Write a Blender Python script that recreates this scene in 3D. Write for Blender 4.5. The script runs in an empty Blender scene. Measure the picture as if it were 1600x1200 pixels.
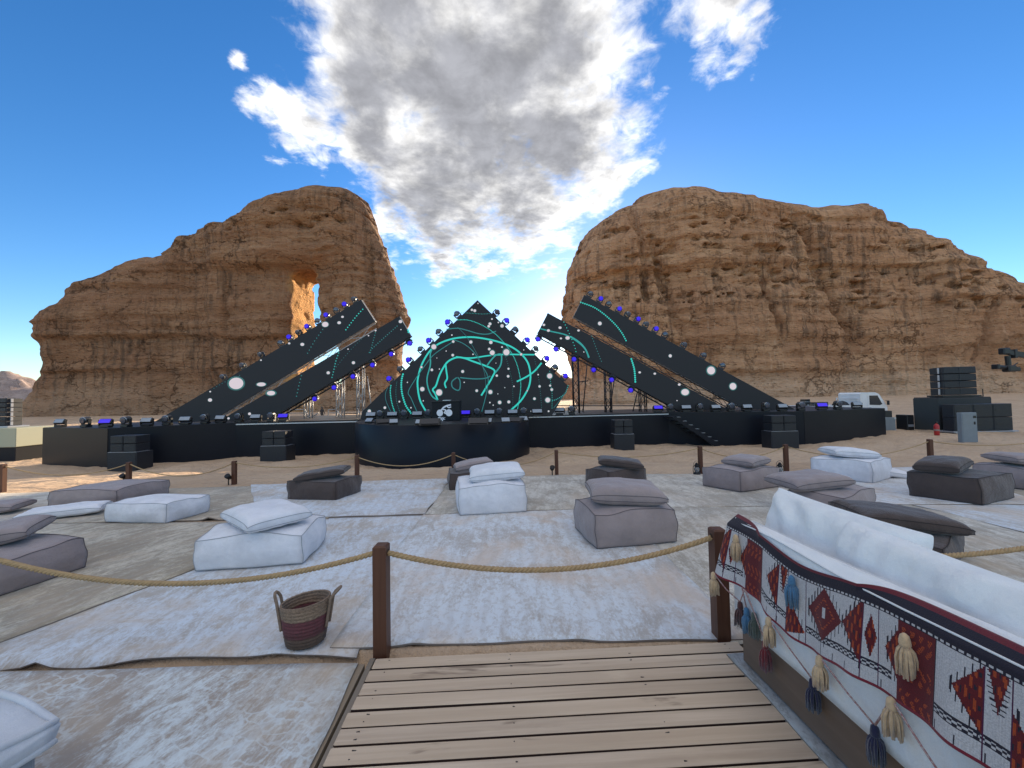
import bpy, bmesh, math, random
import numpy as np
from mathutils import Vector, Matrix, Euler
R = math.radians
rnd = random.Random(7)
scene = bpy.context.scene
COL = scene.collection

# ------------------------------------------------------------------ camera
FPX = 600.0                       # focal length in photograph pixels (1600 wide)
EYE = Vector((0.0, 0.0, 1.6))
cam_d = bpy.data.cameras.new('camera'); cam_d.sensor_width = 36.0; cam_d.lens = FPX/1600*36
cam_d.clip_start = 0.05; cam_d.clip_end = 6000
cam = bpy.data.objects.new('camera', cam_d); COL.objects.link(cam)
CAM_M = Matrix.Rotation(R(90 + 1.91), 3, 'X') @ Matrix.Rotation(R(-1.1), 3, 'Z')
cam.matrix_world = Matrix.Translation(EYE) @ CAM_M.to_4x4()
scene.camera = cam

# ------------------------------------------------------------------ sun and sky
SUN_AZ, SUN_EL = 13.2, 12.0          # degrees to the right of the view axis, above the horizon
SUN_DIR = Vector((math.sin(R(SUN_AZ))*math.cos(R(SUN_EL)), math.cos(R(SUN_AZ))*math.cos(R(SUN_EL)), math.sin(R(SUN_EL))))
sl = bpy.data.lights.new('sun', 'SUN'); sl.energy = 5.0; sl.angle = R(0.53); sl.color = (1.0, 0.80, 0.56)
so = bpy.data.objects.new('sun', sl); COL.objects.link(so)
so.rotation_euler = (-SUN_DIR).to_track_quat('-Z', 'Y').to_euler()
so.location = (40, 120, 80)

def px_ray(px, py):
    d = CAM_M @ Vector(((px-800)/FPX, (600-py)/FPX, -1.0))
    return d.normalized()

world = bpy.data.worlds.new('World'); scene.world = world; world.use_nodes = True
wn = world.node_tree; wn.nodes.clear()
def N(tree, typ, **kw):
    n = tree.nodes.new(typ)
    for k, v in kw.items():
        if k.startswith('i_'):
            key = k[2:]
            key = int(key) if key.isdigit() else key.replace('_', ' ')
            n.inputs[key].default_value = v
        else:
            setattr(n, k, v)
    return n
def sock(v):
    return v
def link(tree, a, b): tree.links.new(a, b)
def mnode(tree, op, a, b=None, c=None, clamp=False):
    n = tree.nodes.new('ShaderNodeMath'); n.operation = op; n.use_clamp = clamp
    for i, v in enumerate((a, b, c)):
        if v is None: continue
        if isinstance(v, (int, float)): n.inputs[i].default_value = v
        else: tree.links.new(v, n.inputs[i])
    return n.outputs[0]
def vnode(tree, op, a, b=None, out=0):
    n = tree.nodes.new('ShaderNodeVectorMath'); n.operation = op
    for i, v in enumerate((a, b)):
        if v is None: continue
        if isinstance(v, (tuple, list, Vector)): n.inputs[i].default_value = tuple(v)
        elif isinstance(v, (int, float)): n.inputs['Scale'].default_value = v
        else: tree.links.new(v, n.inputs[i])
    return n.outputs[out]
def mrange(tree, v, a, b, c=0.0, d=1.0, smooth=True):
    n = tree.nodes.new('ShaderNodeMapRange'); n.interpolation_type = 'SMOOTHSTEP' if smooth else 'LINEAR'
    tree.links.new(v, n.inputs[0])
    for i, x in enumerate((a, b, c, d)): n.inputs[1+i].default_value = x
    return n.outputs[0]
def noise(tree, vec, scale, detail=6, rough=0.55, dist=0.0, lac=2.0):
    n = tree.nodes.new('ShaderNodeTexNoise')
    if vec is not None: tree.links.new(vec, n.inputs['Vector'])
    n.inputs['Scale'].default_value = scale; n.inputs['Detail'].default_value = detail
    n.inputs['Roughness'].default_value = rough; n.inputs['Distortion'].default_value = dist
    n.inputs['Lacunarity'].default_value = lac
    return n.outputs['Fac']
def mixc(tree, fac, a, b, blend='MIX'):
    n = tree.nodes.new('ShaderNodeMix'); n.data_type = 'RGBA'; n.blend_type = blend
    if isinstance(fac, (int, float)): n.inputs[0].default_value = fac
    else: tree.links.new(fac, n.inputs[0])
    for i, v in ((6, a), (7, b)):
        if isinstance(v, (tuple, list)): n.inputs[i].default_value = tuple(v) if len(v) == 4 else tuple(v)+(1,)
        else: tree.links.new(v, n.inputs[i])
    return n.outputs[2]

def build_world():
    t = wn
    sky = N(t, 'ShaderNodeTexSky', sky_type='NISHITA', sun_disc=False)
    sky.sun_elevation = R(SUN_EL); sky.sun_rotation = R(SUN_AZ)
    sky.altitude = 700; sky.air_density = 1.0; sky.dust_density = 0.22; sky.ozone_density = 2.6
    hsv = N(t, 'ShaderNodeHueSaturation', i_Saturation=1.26, i_Hue=0.508)
    link(t, sky.outputs[0], hsv.inputs['Color'])
    bg = N(t, 'ShaderNodeBackground', i_Strength=0.11)
    link(t, hsv.outputs[0], bg.inputs['Color'])
    tc = N(t, 'ShaderNodeTexCoord')
    d = vnode(t, 'NORMALIZE', tc.outputs['Generated'])
    sep = N(t, 'ShaderNodeSeparateXYZ'); link(t, d, sep.inputs[0])
    # cloud sheet seen in perspective: direction divided by its height
    zz = mnode(t, 'MAXIMUM', sep.outputs['Z'], 0.02)
    zz = mnode(t, 'ADD', zz, 0.12)
    inv = mnode(t, 'DIVIDE', 1.0, zz)
    uv = vnode(t, 'SCALE', d); link(t, inv, uv.node.inputs['Scale'])
    flat = vnode(t, 'MULTIPLY', uv, (1.0, 1.0, 0.25))
    # two clouds, each a cluster of soft balls of directions
    blobs = [(640,70,190),(770,150,225),(865,60,155),(890,215,138),(700,275,160),(815,320,115),(570,130,115),
             (585,210,95),(480,200,66),(435,170,48),(700,400,50),(665,365,50),(745,400,36),(945,275,62),(620,330,60),(545,30,95),(950,110,45),
             (1130,8,84),(1160,60,52),(1110,52,36),(1200,30,34),(350,85,20),(420,250,20),(1015,140,20)]
    high = [(740,-150,330),(880,-420,420),(600,-600,420),(1150,-80,100),(1350,-330,150),(230,-380,170)]      # the same clouds go on above the frame, extended to brighten the shaded foreground
    wv = N(t, 'ShaderNodeTexNoise'); link(t, flat, wv.inputs['Vector'])
    wv.inputs['Scale'].default_value = 4.2; wv.inputs['Detail'].default_value = 7; wv.inputs['Roughness'].default_value = 0.60
    off = vnode(t, 'SUBTRACT', wv.outputs['Color'], (0.5, 0.5, 0.5))
    off = vnode(t, 'SCALE', off, 0.17)
    dw = vnode(t, 'ADD', d, off)
    m = ms = None
    dirs = [(px_ray(px, py), (px_ray(px + r, py) - px_ray(px, py)).length) for (px, py, r) in blobs + high]
    dirs += [(Vector(v).normalized(), r) for v, r in (((0.05, 0.25, 1.0), 0.55), ((-0.35, -0.3, 1.0), 0.45), ((0.5, -0.5, 0.9), 0.4), ((-0.9, -0.6, 0.7), 0.3), ((0.2, -1.0, 0.7), 0.42), ((1.0, -0.2, 0.6), 0.25))]  # unseen clouds overhead and behind the camera, added as fill light
    for (c, rad) in dirs:
        ln = vnode(t, 'DISTANCE', dw, c, out='Value')
        v = mnode(t, 'MULTIPLY_ADD', ln, -1.0/rad, 1.0)
        amp = min(1.0, rad/0.24)**0.4
        v = mnode(t, 'MULTIPLY', v, amp)
        m = v if m is None else mnode(t, 'SMOOTH_MAX', m, v, 0.10)
        ms = v if ms is None else mnode(t, 'SMOOTH_MAX', ms, v, 0.45)
    m = mnode(t, 'MINIMUM', m, 0.85)
    n1 = noise(t, flat, 4.6, 10, 0.60, 0.3)
    n2 = noise(t, flat, 15.0, 8, 0.62, 0.5)
    f = mnode(t, 'MULTIPLY_ADD', n1, 1.15, -0.575)
    f2 = mnode(t, 'MULTIPLY_ADD', n2, 0.75, -0.375)
    dens = mnode(t, 'ADD', mnode(t, 'ADD', m, f), f2)
    alpha = mrange(t, dens, 0.0, 0.55)
    # thin cloud transmits the low sun behind it (white), thick backlit cloud is grey; away from the sun the clouds are front-lit
    n5 = noise(t, flat, 3.8, 9, 0.58, 0.2)
    thick = mnode(t, 'ADD', mnode(t, 'ADD', mnode(t, 'MINIMUM', ms, 0.75), mnode(t, 'MULTIPLY_ADD', n5, 1.25, -0.625)), mnode(t, 'MULTIPLY_ADD', f, 0.45, -0.04))
    back = vnode(t, 'DOT_PRODUCT', d, SUN_DIR, out='Value')
    lit = mrange(t, back, 0.1, 0.7, 0.25, 1.0)
    shade = mnode(t, 'MULTIPLY', mrange(t, thick, 0.16, 0.74), lit)
    col = mixc(t, shade, (1.0, 0.985, 0.955), (0.27, 0.275, 0.30))
    n4 = noise(t, flat, 9.0, 9, 0.60, 0.25)
    var = mrange(t, n4, 0.3, 0.72, 0.80, 1.22)
    cv = vnode(t, 'SCALE', col); link(t, var, cv.node.inputs['Scale'])
    bgc = N(t, 'ShaderNodeBackground', i_Strength=CLOUD)
    link(t, cv, bgc.inputs['Color'])
    mix = N(t, 'ShaderNodeMixShader')
    link(t, alpha, mix.inputs[0]); link(t, bg.outputs[0], mix.inputs[1]); link(t, bgc.outputs[0], mix.inputs[2])
    out = N(t, 'ShaderNodeOutputWorld'); link(t, mix.outputs[0], out.inputs[0])
CLOUD = 0.66
build_world()
scene.view_settings.view_transform = 'Standard'; scene.view_settings.look = 'None'
scene.view_settings.exposure = 1.23; scene.view_settings.gamma = 1.0
scene.view_settings.use_curve_mapping = False

# ------------------------------------------------------------------ ground shape and pixel helpers
def smooth(a, b, x):
    t = min(1.0, max(0.0, (x-a)/(b-a))); return t*t*(3-2*t)
PROFILE = [(-1e4, 0.0), (5.0, 0.0), (9.0, -0.20), (10.0, -0.28), (14.5, -1.0), (60, -1.0), (1e5, -1.0)]
def ground_z(x, y):
    for (a, za), (b, zb) in zip(PROFILE, PROFILE[1:]):
        if y <= b:
            z = za + (zb-za)*(y-a)/(b-a); break
    if y < 2.46: z -= 0.24*smooth(2.46, 2.34, y)     # shallow bed under the boardwalk
    if x > 13: z += 0.35*smooth(13, 24, x)*smooth(12, 20, y)
    if y > 30: z += 0.9*smooth(24, 60, x)*smooth(40, 90, y)
    return z
def gp(px, py, lift=0.0):
    """point of the ground seen at a pixel"""
    d = px_ray(px, py); t = 0.2; prev = 0.2
    while t < 400:
        p = EYE + d*t
        if p.z < ground_z(p.x, p.y) + lift:
            lo, hi = prev, t
            for _ in range(30):
                m_ = (lo+hi)/2; q = EYE + d*m_
                if q.z < ground_z(q.x, q.y) + lift: hi = m_
                else: lo = m_
            return EYE + d*hi
        prev = t; t *= 1.02
    return EYE + d*400
def at(px, py, y):
    d = px_ray(px, py); return EYE + d*(y/d.y)
def on_z(px, py, z):
    d = px_ray(px, py); return EYE + d*((z-EYE.z)/d.z)

# ------------------------------------------------------------------ materials
MATS = {}
def mat(name, color, rough=0.7, metallic=0.0, bump=None, var=None, emit=None, spec=0.5, sheen=0.0, coat=0.0):
    """bump=(scale, strength, distance); var=(scale, amount, second colour)"""
    m = bpy.data.materials.new(name); m.use_nodes = True; t = m.node_tree
    b = t.nodes['Principled BSDF']
    b.inputs['Base Color'].default_value = (*color, 1); b.inputs['Roughness'].default_value = rough
    b.inputs['Metallic'].default_value = metallic; b.inputs['Specular IOR Level'].default_value = spec
    if sheen: b.inputs['Sheen Weight'].default_value = sheen
    if coat: b.inputs['Coat Weight'].default_value = coat
    tc = t.nodes.new('ShaderNodeTexCoord')
    if var:
        f = noise(t, tc.outputs['Object'], var[0], 6, 0.6)
        f = mrange(t, f, 0.35, 0.68, 0, var[1])
        c = mixc(t, f, color, var[2]); link(t, c, b.inputs['Base Color'])
    if bump:
        f = noise(t, tc.outputs['Object'], bump[0], 4, 0.6)
        bn = t.nodes.new('ShaderNodeBump'); bn.inputs['Strength'].default_value = bump[1]; bn.inputs['Distance'].default_value = bump[2]
        link(t, f, bn.inputs['Height']); link(t, bn.outputs[0], b.inputs['Normal'])
    if emit:
        b.inputs['Emission Color'].default_value = (*emit[0], 1); b.inputs['Emission Strength'].default_value = emit[1]
    MATS[name] = m
    return m

# ------------------------------------------------------------------ object helpers
def link_mesh(name, me, parent=None, mats=(), smooth_shade=False):
    for m in (mats if isinstance(mats, (list, tuple)) else [mats]): me.materials.append(m)
    o = bpy.data.objects.new(name, me); COL.objects.link(o)
    if parent is not None: o.parent = parent
    if smooth_shade: me.shade_smooth()
    return o
def tag(o, label, cat, group=None):
    o['label'] = label; o['category'] = cat
    if group: o['group'] = group
    return o
def structure(o): o['kind'] = 'structure'; return o
def thing(name, label, cat, loc=(0,0,0), rotz=0.0, group=None):
    o = bpy.data.objects.new(name, None); COL.objects.link(o); o.empty_display_size = 0.1
    o.location = loc; o.rotation_euler = (0, 0, rotz)
    return tag(o, label, cat, group)
def copy_tree(o, parent=None):
    c = o.copy(); COL.objects.link(c); c.parent = parent
    for ch in list(o.children): copy_tree(ch, c)
    return c
class MB:
    def __init__(s): s.v = []; s.f = []
    def add(s, verts, faces):
        n = len(s.v); s.v += [tuple(p) for p in verts]; s.f += [tuple(i+n for i in f) for f in faces]; return s
    def box(s, c, d, rot=None, bevel=0.0):
        hx, hy, hz = d[0]/2, d[1]/2, d[2]/2
        M = rot if rot is not None else Matrix.Identity(3)
        c = Vector(c)
        if bevel <= 0:
            P = [Vector((x, y, z)) for z in (-hz, hz) for y in (-hy, hy) for x in (-hx, hx)]
            F = [(0,2,3,1), (4,5,7,6), (0,1,5,4), (2,6,7,3), (0,4,6,2), (1,3,7,5)]
            return s.add([M @ p + c for p in P], F)
        bm = bmesh.new(); bmesh.ops.create_cube(bm, size=1)
        for v in bm.verts: v.co = Vector((v.co.x*d[0], v.co.y*d[1], v.co.z*d[2]))
        bmesh.ops.bevel(bm, geom=list(bm.edges), offset=bevel, segments=1, affect='EDGES')
        bm.verts.index_update()
        s.add([M @ v.co + c for v in bm.verts], [[v.index for v in f.verts] for f in bm.faces]); bm.free(); return s
    def tube(s, p0, p1, r, n=8, r1=None, cap=True):
        p0, p1 = Vector(p0), Vector(p1); a = (p1-p0)
        if a.length < 1e-6: return s
        q = a.to_track_quat('Z', 'Y').to_matrix(); r1 = r if r1 is None else r1
        V = []
        for (p, rr) in ((p0, r), (p1, r1)):
            for i in range(n):
                t = 2*math.pi*i/n; V.append(p + q @ Vector((rr*math.cos(t), rr*math.sin(t), 0)))
        F = [(i, (i+1) % n, n+(i+1) % n, n+i) for i in range(n)]
        if cap: F += [tuple(range(n-1, -1, -1)), tuple(range(n, 2*n))]
        return s.add(V, F)
    def path(s, pts, r, n=6, closed=False):
        pts = [Vector(p) for p in pts]; m = len(pts); V = []; ref = None
        for k, p in enumerate(pts):
            a = pts[(k+1) % m] if (closed or k < m-1) else p
            b = pts[k-1] if (closed or k > 0) else p
            tg = (a-b).normalized() if (a-b).length > 1e-9 else Vector((0, 0, 1))
            if ref is None: ref = tg.orthogonal().normalized()
            else:
                ref = (ref - tg*ref.dot(tg))
                ref = ref.normalized() if ref.length > 1e-6 else tg.orthogonal().normalized()
            bi = tg.cross(ref); rr = r[k] if isinstance(r, (list, tuple)) else r
            for i in range(n):
                t = 2*math.pi*i/n; V.append(p + (ref*math.cos(t) + bi*math.sin(t))*rr)
        F = []
        for k in range(m if closed else m-1):
            k2 = (k+1) % m
            for i in range(n): F.append((k*n+i, k*n+(i+1) % n, k2*n+(i+1) % n, k2*n+i))
        if not closed: F += [tuple(range(n-1, -1, -1)), tuple((m-1)*n+i for i in range(n))]
        return s.add(V, F)
    def lathe(s, prof, n=16, M=None, c=(0,0,0)):
        M = M or Matrix.Identity(3); c = Vector(c); V = []; m = len(prof)
        for (r, z) in prof:
            for i in range(n):
                t = 2*math.pi*i/n; V.append(M @ Vector((max(r, 1e-4)*math.cos(t), max(r, 1e-4)*math.sin(t), z)) + c)
        F = [(k*n+i, k*n+(i+1) % n, (k+1)*n+(i+1) % n, (k+1)*n+i) for k in range(m-1) for i in range(n)]
        F += [tuple(range(n-1, -1, -1)), tuple((m-1)*n+i for i in range(n))]
        return s.add(V, F)
    def prism(s, poly, ext):
        """closed polygon (3-D points) extruded by vector ext"""
        n = len(poly); P = [Vector(p) for p in poly]; e = Vector(ext)
        F = [tuple(range(n)), tuple(range(2*n-1, n-1, -1))] + [(i, n+i, n+(i+1) % n, (i+1) % n) for i in range(n)]
        return s.add(P + [p+e for p in P], F)
    def mesh(s, name):
        me = bpy.data.meshes.new(name); me.from_pydata(s.v, [], s.f); me.validate()
        bm = bmesh.new(); bm.from_mesh(me); bmesh.ops.recalc_face_normals(bm, faces=bm.faces); bm.to_mesh(me); bm.free()
        return me
    def build(s, name, m, parent=None, smooth_shade=False, auto=None):
        me = s.mesh(name); o = link_mesh(name, me, parent, [m])
        if smooth_shade: me.shade_smooth()
        if auto: me.set_sharp_from_angle(angle=R(auto)) if smooth_shade else None
        return o
ORD = ['first', 'second', 'third', 'fourth', 'fifth', 'sixth', 'seventh', 'eighth', 'ninth', 'tenth', 'eleventh', 'twelfth',
       'thirteenth', 'fourteenth', 'fifteenth', 'sixteenth', 'seventeenth', 'eighteenth']

# ------------------------------------------------------------------ numpy noise
_rng = np.random.RandomState(3)
_LAT = _rng.rand(64, 64, 64).astype(np.float32)
def vnoise(x, y, z):
    xi = np.floor(x).astype(np.int64); yi = np.floor(y).astype(np.int64); zi = np.floor(z).astype(np.int64)
    fx = (x-xi); fy = (y-yi); fz = (z-zi)
    fx = fx*fx*(3-2*fx); fy = fy*fy*(3-2*fy); fz = fz*fz*(3-2*fz)
    x0 = xi & 63; x1 = (xi+1) & 63; y0 = yi & 63; y1 = (yi+1) & 63; z0 = zi & 63; z1 = (zi+1) & 63
    L = _LAT
    c00 = L[x0, y0, z0]*(1-fx) + L[x1, y0, z0]*fx; c10 = L[x0, y1, z0]*(1-fx) + L[x1, y1, z0]*fx
    c01 = L[x0, y0, z1]*(1-fx) + L[x1, y0, z1]*fx; c11 = L[x0, y1, z1]*(1-fx) + L[x1, y1, z1]*fx
    return (c00*(1-fy)+c10*fy)*(1-fz) + (c01*(1-fy)+c11*fy)*fz
def fbm(x, y, z, octs=4, gain=0.5):
    s = 0.0; a = 1.0; tot = 0.0
    for o in range(octs):
        s = s + a*vnoise(x*2**o + 17.3*o, y*2**o + 5.1*o, z*2**o + 9.7*o); tot += a; a *= gain
    return s/tot - 0.5
# ------------------------------------------------------------------ sand
def make_sand_mat():
    m = bpy.data.materials.new('sand'); m.use_nodes = True; t = m.node_tree; b = t.nodes['Principled BSDF']
    tc = t.nodes.new('ShaderNodeTexCoord'); P = tc.outputs['Object']
    n1 = noise(t, P, 0.35, 6, 0.6); n2 = noise(t, P, 14, 5, 0.65)
    c = mixc(t, mrange(t, n1, 0.3, 0.7), (0.50, 0.355, 0.24), (0.60, 0.445, 0.31))
    c = mixc(t, mrange(t, n2, 0.35, 0.75, 0, 0.45), c, (0.38, 0.255, 0.165))
    link(t, c, b.inputs['Base Color']); b.inputs['Roughness'].default_value = 0.95; b.inputs['Specular IOR Level'].default_value = 0.15
    v = t.nodes.new('ShaderNodeTexVoronoi'); v.feature = 'SMOOTH_F1'; v.inputs['Scale'].default_value = 2.6
    wob = t.nodes.new('ShaderNodeTexNoise'); link(t, P, wob.inputs['Vector']); wob.inputs['Scale'].default_value = 2.0
    pv = vnode(t, 'ADD', P, vnode(t, 'SCALE', wob.outputs['Color'], 0.5)); link(t, pv, v.inputs['Vector'])
    h = mnode(t, 'MULTIPLY_ADD', v.outputs['Distance'], 0.9, mnode(t, 'MULTIPLY', noise(t, P, 5, 6, 0.62), 0.8))
    bn = t.nodes.new('ShaderNodeBump'); bn.inputs['Strength'].default_value = 0.9; bn.inputs['Distance'].default_value = 0.17
    link(t, h, bn.inputs['Height']); link(t, bn.outputs[0], b.inputs['Normal'])
    return m
SAND = make_sand_mat()
def axis(stops):
    out = []
    for (a, b, n) in stops: out += list(np.linspace(a, b, n, endpoint=False))
    return out + [stops[-1][1]]
def make_ground():
    xs = axis([(-3000, -300, 8), (-300, -60, 24), (-60, -18, 42), (-18, 24, 168), (24, 70, 46), (70, 300, 24), (300, 3000, 8)])
    ys = axis([(-400, -10, 12), (-10, 1, 22), (1, 16, 150), (16, 30, 56), (30, 90, 60), (90, 300, 22), (300, 3500, 10)])
    X, Y = np.meshgrid(np.array(xs), np.array(ys), indexing='ij')
    Z = np.vectorize(ground_z)(X, Y)
    near = np.clip((Y-9.3)/2.5, 0, 1)*np.clip((260-np.abs(X))/100, 0, 1)
    und = fbm(X*0.5+40, Y*0.5+40, X*0+3, 4)*0.22 + fbm(X*2.1+80, Y*2.1+10, X*0+7, 3)*0.16
    Z = Z + und*near*np.where(Y > 24, 1.5, 1.0)
    nx, ny = X.shape
    V = np.stack([X, Y, Z], -1).reshape(-1, 3)
    I = np.arange(nx*ny).reshape(nx, ny)
    F = np.stack([I[:-1, :-1], I[1:, :-1], I[1:, 1:], I[:-1, 1:]], -1).reshape(-1, 4)
    me = bpy.data.meshes.new('sand_ground'); me.from_pydata(V.tolist(), [], F.tolist())
    o = link_mesh('sand_ground', me, None, [SAND], True); structure(o)
    o['label'] = 'pale trodden desert sand running from the carpets to the rocks'
make_ground()

# ------------------------------------------------------------------ rock formations (distance field -> surface nets)
def surface_nets(F, ox, oy, oz, h):
    s = F < 0
    nx, ny, nz = F.shape
    offs = [(i, j, k) for i in (0, 1) for j in (0, 1) for k in (0, 1)]
    cnt = sum(s[i:nx-1+i, j:ny-1+j, k:nz-1+k].astype(np.int8) for (i, j, k) in offs)
    act = (cnt > 0) & (cnt < 8)
    ci, cj, ck = np.nonzero(act)
    vals = np.stack([F[ci+i, cj+j, ck+k] for (i, j, k) in offs], 1)
    O = np.array(offs, dtype=np.float32)
    acc = np.zeros((len(ci), 3), np.float32); num = np.zeros(len(ci), np.float32)
    for a in range(8):
        for b in range(a+1, 8):
            if np.abs(O[a]-O[b]).sum() != 1: continue
            va, vb = vals[:, a], vals[:, b]
            cr = (va < 0) != (vb < 0)
            t = np.where(cr, va/(va-vb+1e-12), 0)
            acc += np.where(cr[:, None], O[a] + t[:, None]*(O[b]-O[a]), 0); num += cr
    P = (np.stack([ci, cj, ck], 1) + acc/num[:, None])*h + np.array([ox, oy, oz])
    idx = -np.ones(act.shape, np.int64); idx[ci, cj, ck] = np.arange(len(ci))
    quads = []
    for ax in range(3):
        sl0 = [slice(None)]*3; sl1 = [slice(None)]*3
        sl0[ax] = slice(0, -1); sl1[ax] = slice(1, None)
        ch = s[tuple(sl0)] != s[tuple(sl1)]
        e = np.array(np.nonzero(ch)).T
        a1, a2 = (ax+1) % 3, (ax+2) % 3
        ok = (e[:, a1] > 0) & (e[:, a2] > 0) & (e[:, a1] < F.shape[a1]-1) & (e[:, a2] < F.shape[a2]-1)
        e = e[ok]
        def cell(d1, d2):
            c = e.copy(); c[:, a1] -= d1; c[:, a2] -= d2
            return idx[c[:, 0], c[:, 1], c[:, 2]]
        q = np.stack([cell(1, 1), cell(0, 1), cell(0, 0), cell(1, 0)], 1)
        ins = s[e[:, 0], e[:, 1], e[:, 2]]
        q[~ins] = q[~ins][:, ::-1]
        quads.append(q)
    return P, np.concatenate(quads)
def poly_sdf(px, pz, poly):
    """distance inside polygon positive, outside negative"""
    d = np.full(px.shape, 1e9); ins = np.zeros(px.shape, bool)
    n = len(poly)
    for i in range(n):
        ax, az = poly[i]; bx, bz = poly[(i+1) % n]
        ex, ez = bx-ax, bz-az
        t = np.clip(((px-ax)*ex + (pz-az)*ez)/(ex*ex+ez*ez+1e-9), 0, 1)
        d = np.minimum(d, np.hypot(px-ax-t*ex, pz-az-t*ez))
        c = ((az > pz) != (bz > pz)) & (px < (bx-ax)*(pz-az)/(bz-az+1e-12)+ax)
        ins ^= c
    return np.where(ins, d, -d)
def rock_mat(name, c1, c2, c3, pale, arch_glow=None):
    m = bpy.data.materials.new(name); m.use_nodes = True; t = m.node_tree; b = t.nodes['Principled BSDF']
    tc = t.nodes.new('ShaderNodeTexCoord'); P = tc.outputs['Object']
    big = noise(t, P, 0.055, 5, 0.6)
    Ps = vnode(t, 'MULTIPLY', P, (0.05, 0.05, 0.75))
    bed = noise(t, Ps, 1.0, 8, 0.62, 0.25)
    Pf = vnode(t, 'MULTIPLY', P, (0.35, 0.35, 2.6))
    fine = noise(t, Pf, 1.0, 8, 0.68, 0.2)
    c = mixc(t, mrange(t, bed, 0.36, 0.66), c1, c2)
    c = mixc(t, mrange(t, big, 0.38, 0.66, 0, 0.75), c, c3)
    c = mixc(t, mrange(t, fine, 0.42, 0.70, 0, 0.55), c, (c1[0]*0.55, c1[1]*0.5, c1[2]*0.48))
    # dark desert varnish running down the faces
    Pv = vnode(t, 'MULTIPLY', P, (0.85, 0.55, 0.045))
    st = noise(t, Pv, 1.0, 7, 0.62, 0.5)
    msk = noise(t, P, 0.045, 4, 0.55)
    stv = mnode(t, 'MULTIPLY', mrange(t, st, 0.46, 0.66), mrange(t, msk, 0.38, 0.56, 0.2, 1.0))
    c = mixc(t, mnode(t, 'MULTIPLY', stv, 0.72), c, (0.105, 0.072, 0.052))
    Pv2 = vnode(t, 'MULTIPLY', P, (1.7, 1.1, 0.06))
    st2 = noise(t, Pv2, 1.0, 5, 0.6, 0.4)
    c = mixc(t, mrange(t, st2, 0.56, 0.72, 0, 0.35), c, pale)
    # pale bed along the foot of the cliff
    sep = t.nodes.new('ShaderNodeSeparateXYZ'); link(t, P, sep.inputs[0])
    zz = mnode(t, 'ADD', sep.outputs['Z'], mnode(t, 'MULTIPLY', noise(t, P, 0.08, 4, 0.6), 9.0))
    foot = mnode(t, 'MULTIPLY', mrange(t, zz, 12.0, 7.5), mrange(t, fine, 0.3, 0.6, 0.25, 0.6))
    c = mixc(t, foot, c, pale)
    crk = t.nodes.new('ShaderNodeTexVoronoi'); crk.feature = 'DISTANCE_TO_EDGE'; crk.inputs['Scale'].default_value = 1.0; crk.inputs['Randomness'].default_value = 0.9
    wob = t.nodes.new('ShaderNodeTexNoise'); link(t, P, wob.inputs['Vector']); wob.inputs['Scale'].default_value = 0.35; wob.inputs['Detail'].default_value = 6; wob.inputs['Roughness'].default_value = 0.65
    pc = vnode(t, 'ADD', vnode(t, 'MULTIPLY', P, (0.085, 0.085, 0.20)), vnode(t, 'SCALE', wob.outputs['Color'], 0.85)); link(t, pc, crk.inputs['Vector'])
    crack = mnode(t, 'MULTIPLY', mrange(t, crk.outputs['Distance'], 0.022, 0.002), mrange(t, noise(t, P, 0.07, 4, 0.6), 0.44, 0.58))
    c = mixc(t, mnode(t, 'MULTIPLY', crack, 0.6), c, (c1[0]*0.3, c1[1]*0.27, c1[2]*0.25))
    if arch_glow is not None:                 # orange sun glow painted into the less weathered arch walls
        (x0, x1, y0, z1), col = arch_glow
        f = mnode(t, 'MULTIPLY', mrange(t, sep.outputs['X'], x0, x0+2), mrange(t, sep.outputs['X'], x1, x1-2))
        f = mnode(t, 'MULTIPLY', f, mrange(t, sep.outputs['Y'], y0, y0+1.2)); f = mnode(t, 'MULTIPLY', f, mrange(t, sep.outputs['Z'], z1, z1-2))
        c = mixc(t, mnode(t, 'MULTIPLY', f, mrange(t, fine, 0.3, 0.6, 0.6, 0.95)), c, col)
    link(t, c, b.inputs['Base Color']); b.inputs['Roughness'].default_value = 0.95; b.inputs['Specular IOR Level'].default_value = 0.12
    pit = t.nodes.new('ShaderNodeTexVoronoi'); pit.feature = 'F1'; pit.inputs['Scale'].default_value = 1.0
    link(t, vnode(t, 'MULTIPLY', P, (0.7, 0.7, 1.5)), pit.inputs['Vector'])
    h = mnode(t, 'MULTIPLY', fine, 0.55)
    h = mnode(t, 'ADD', h, mnode(t, 'MULTIPLY', noise(t, P, 1.4, 9, 0.72), 1.0))
    h = mnode(t, 'ADD', h, mnode(t, 'MULTIPLY', mrange(t, pit.outputs['Distance'], 0.05, 0.4), 0.5))
    h = mnode(t, 'SUBTRACT', h, mnode(t, 'MULTIPLY', stv, 0.15))
    h = mnode(t, 'SUBTRACT', h, mnode(t, 'MULTIPLY', crack, 0.6))
    bn = t.nodes.new('ShaderNodeBump'); bn.inputs['Strength'].default_value = 1.0; bn.inputs['Distance'].default_value = 0.85
    link(t, h, bn.inputs['Height']); link(t, bn.outputs[0], b.inputs['Normal'])
    return m
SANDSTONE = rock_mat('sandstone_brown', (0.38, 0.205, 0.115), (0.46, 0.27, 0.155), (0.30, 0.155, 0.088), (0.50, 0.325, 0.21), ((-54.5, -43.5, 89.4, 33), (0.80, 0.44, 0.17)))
SANDSTONE_R = rock_mat('sandstone_red', (0.57, 0.315, 0.175), (0.67, 0.405, 0.235), (0.46, 0.24, 0.13), (0.78, 0.56, 0.39))

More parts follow.
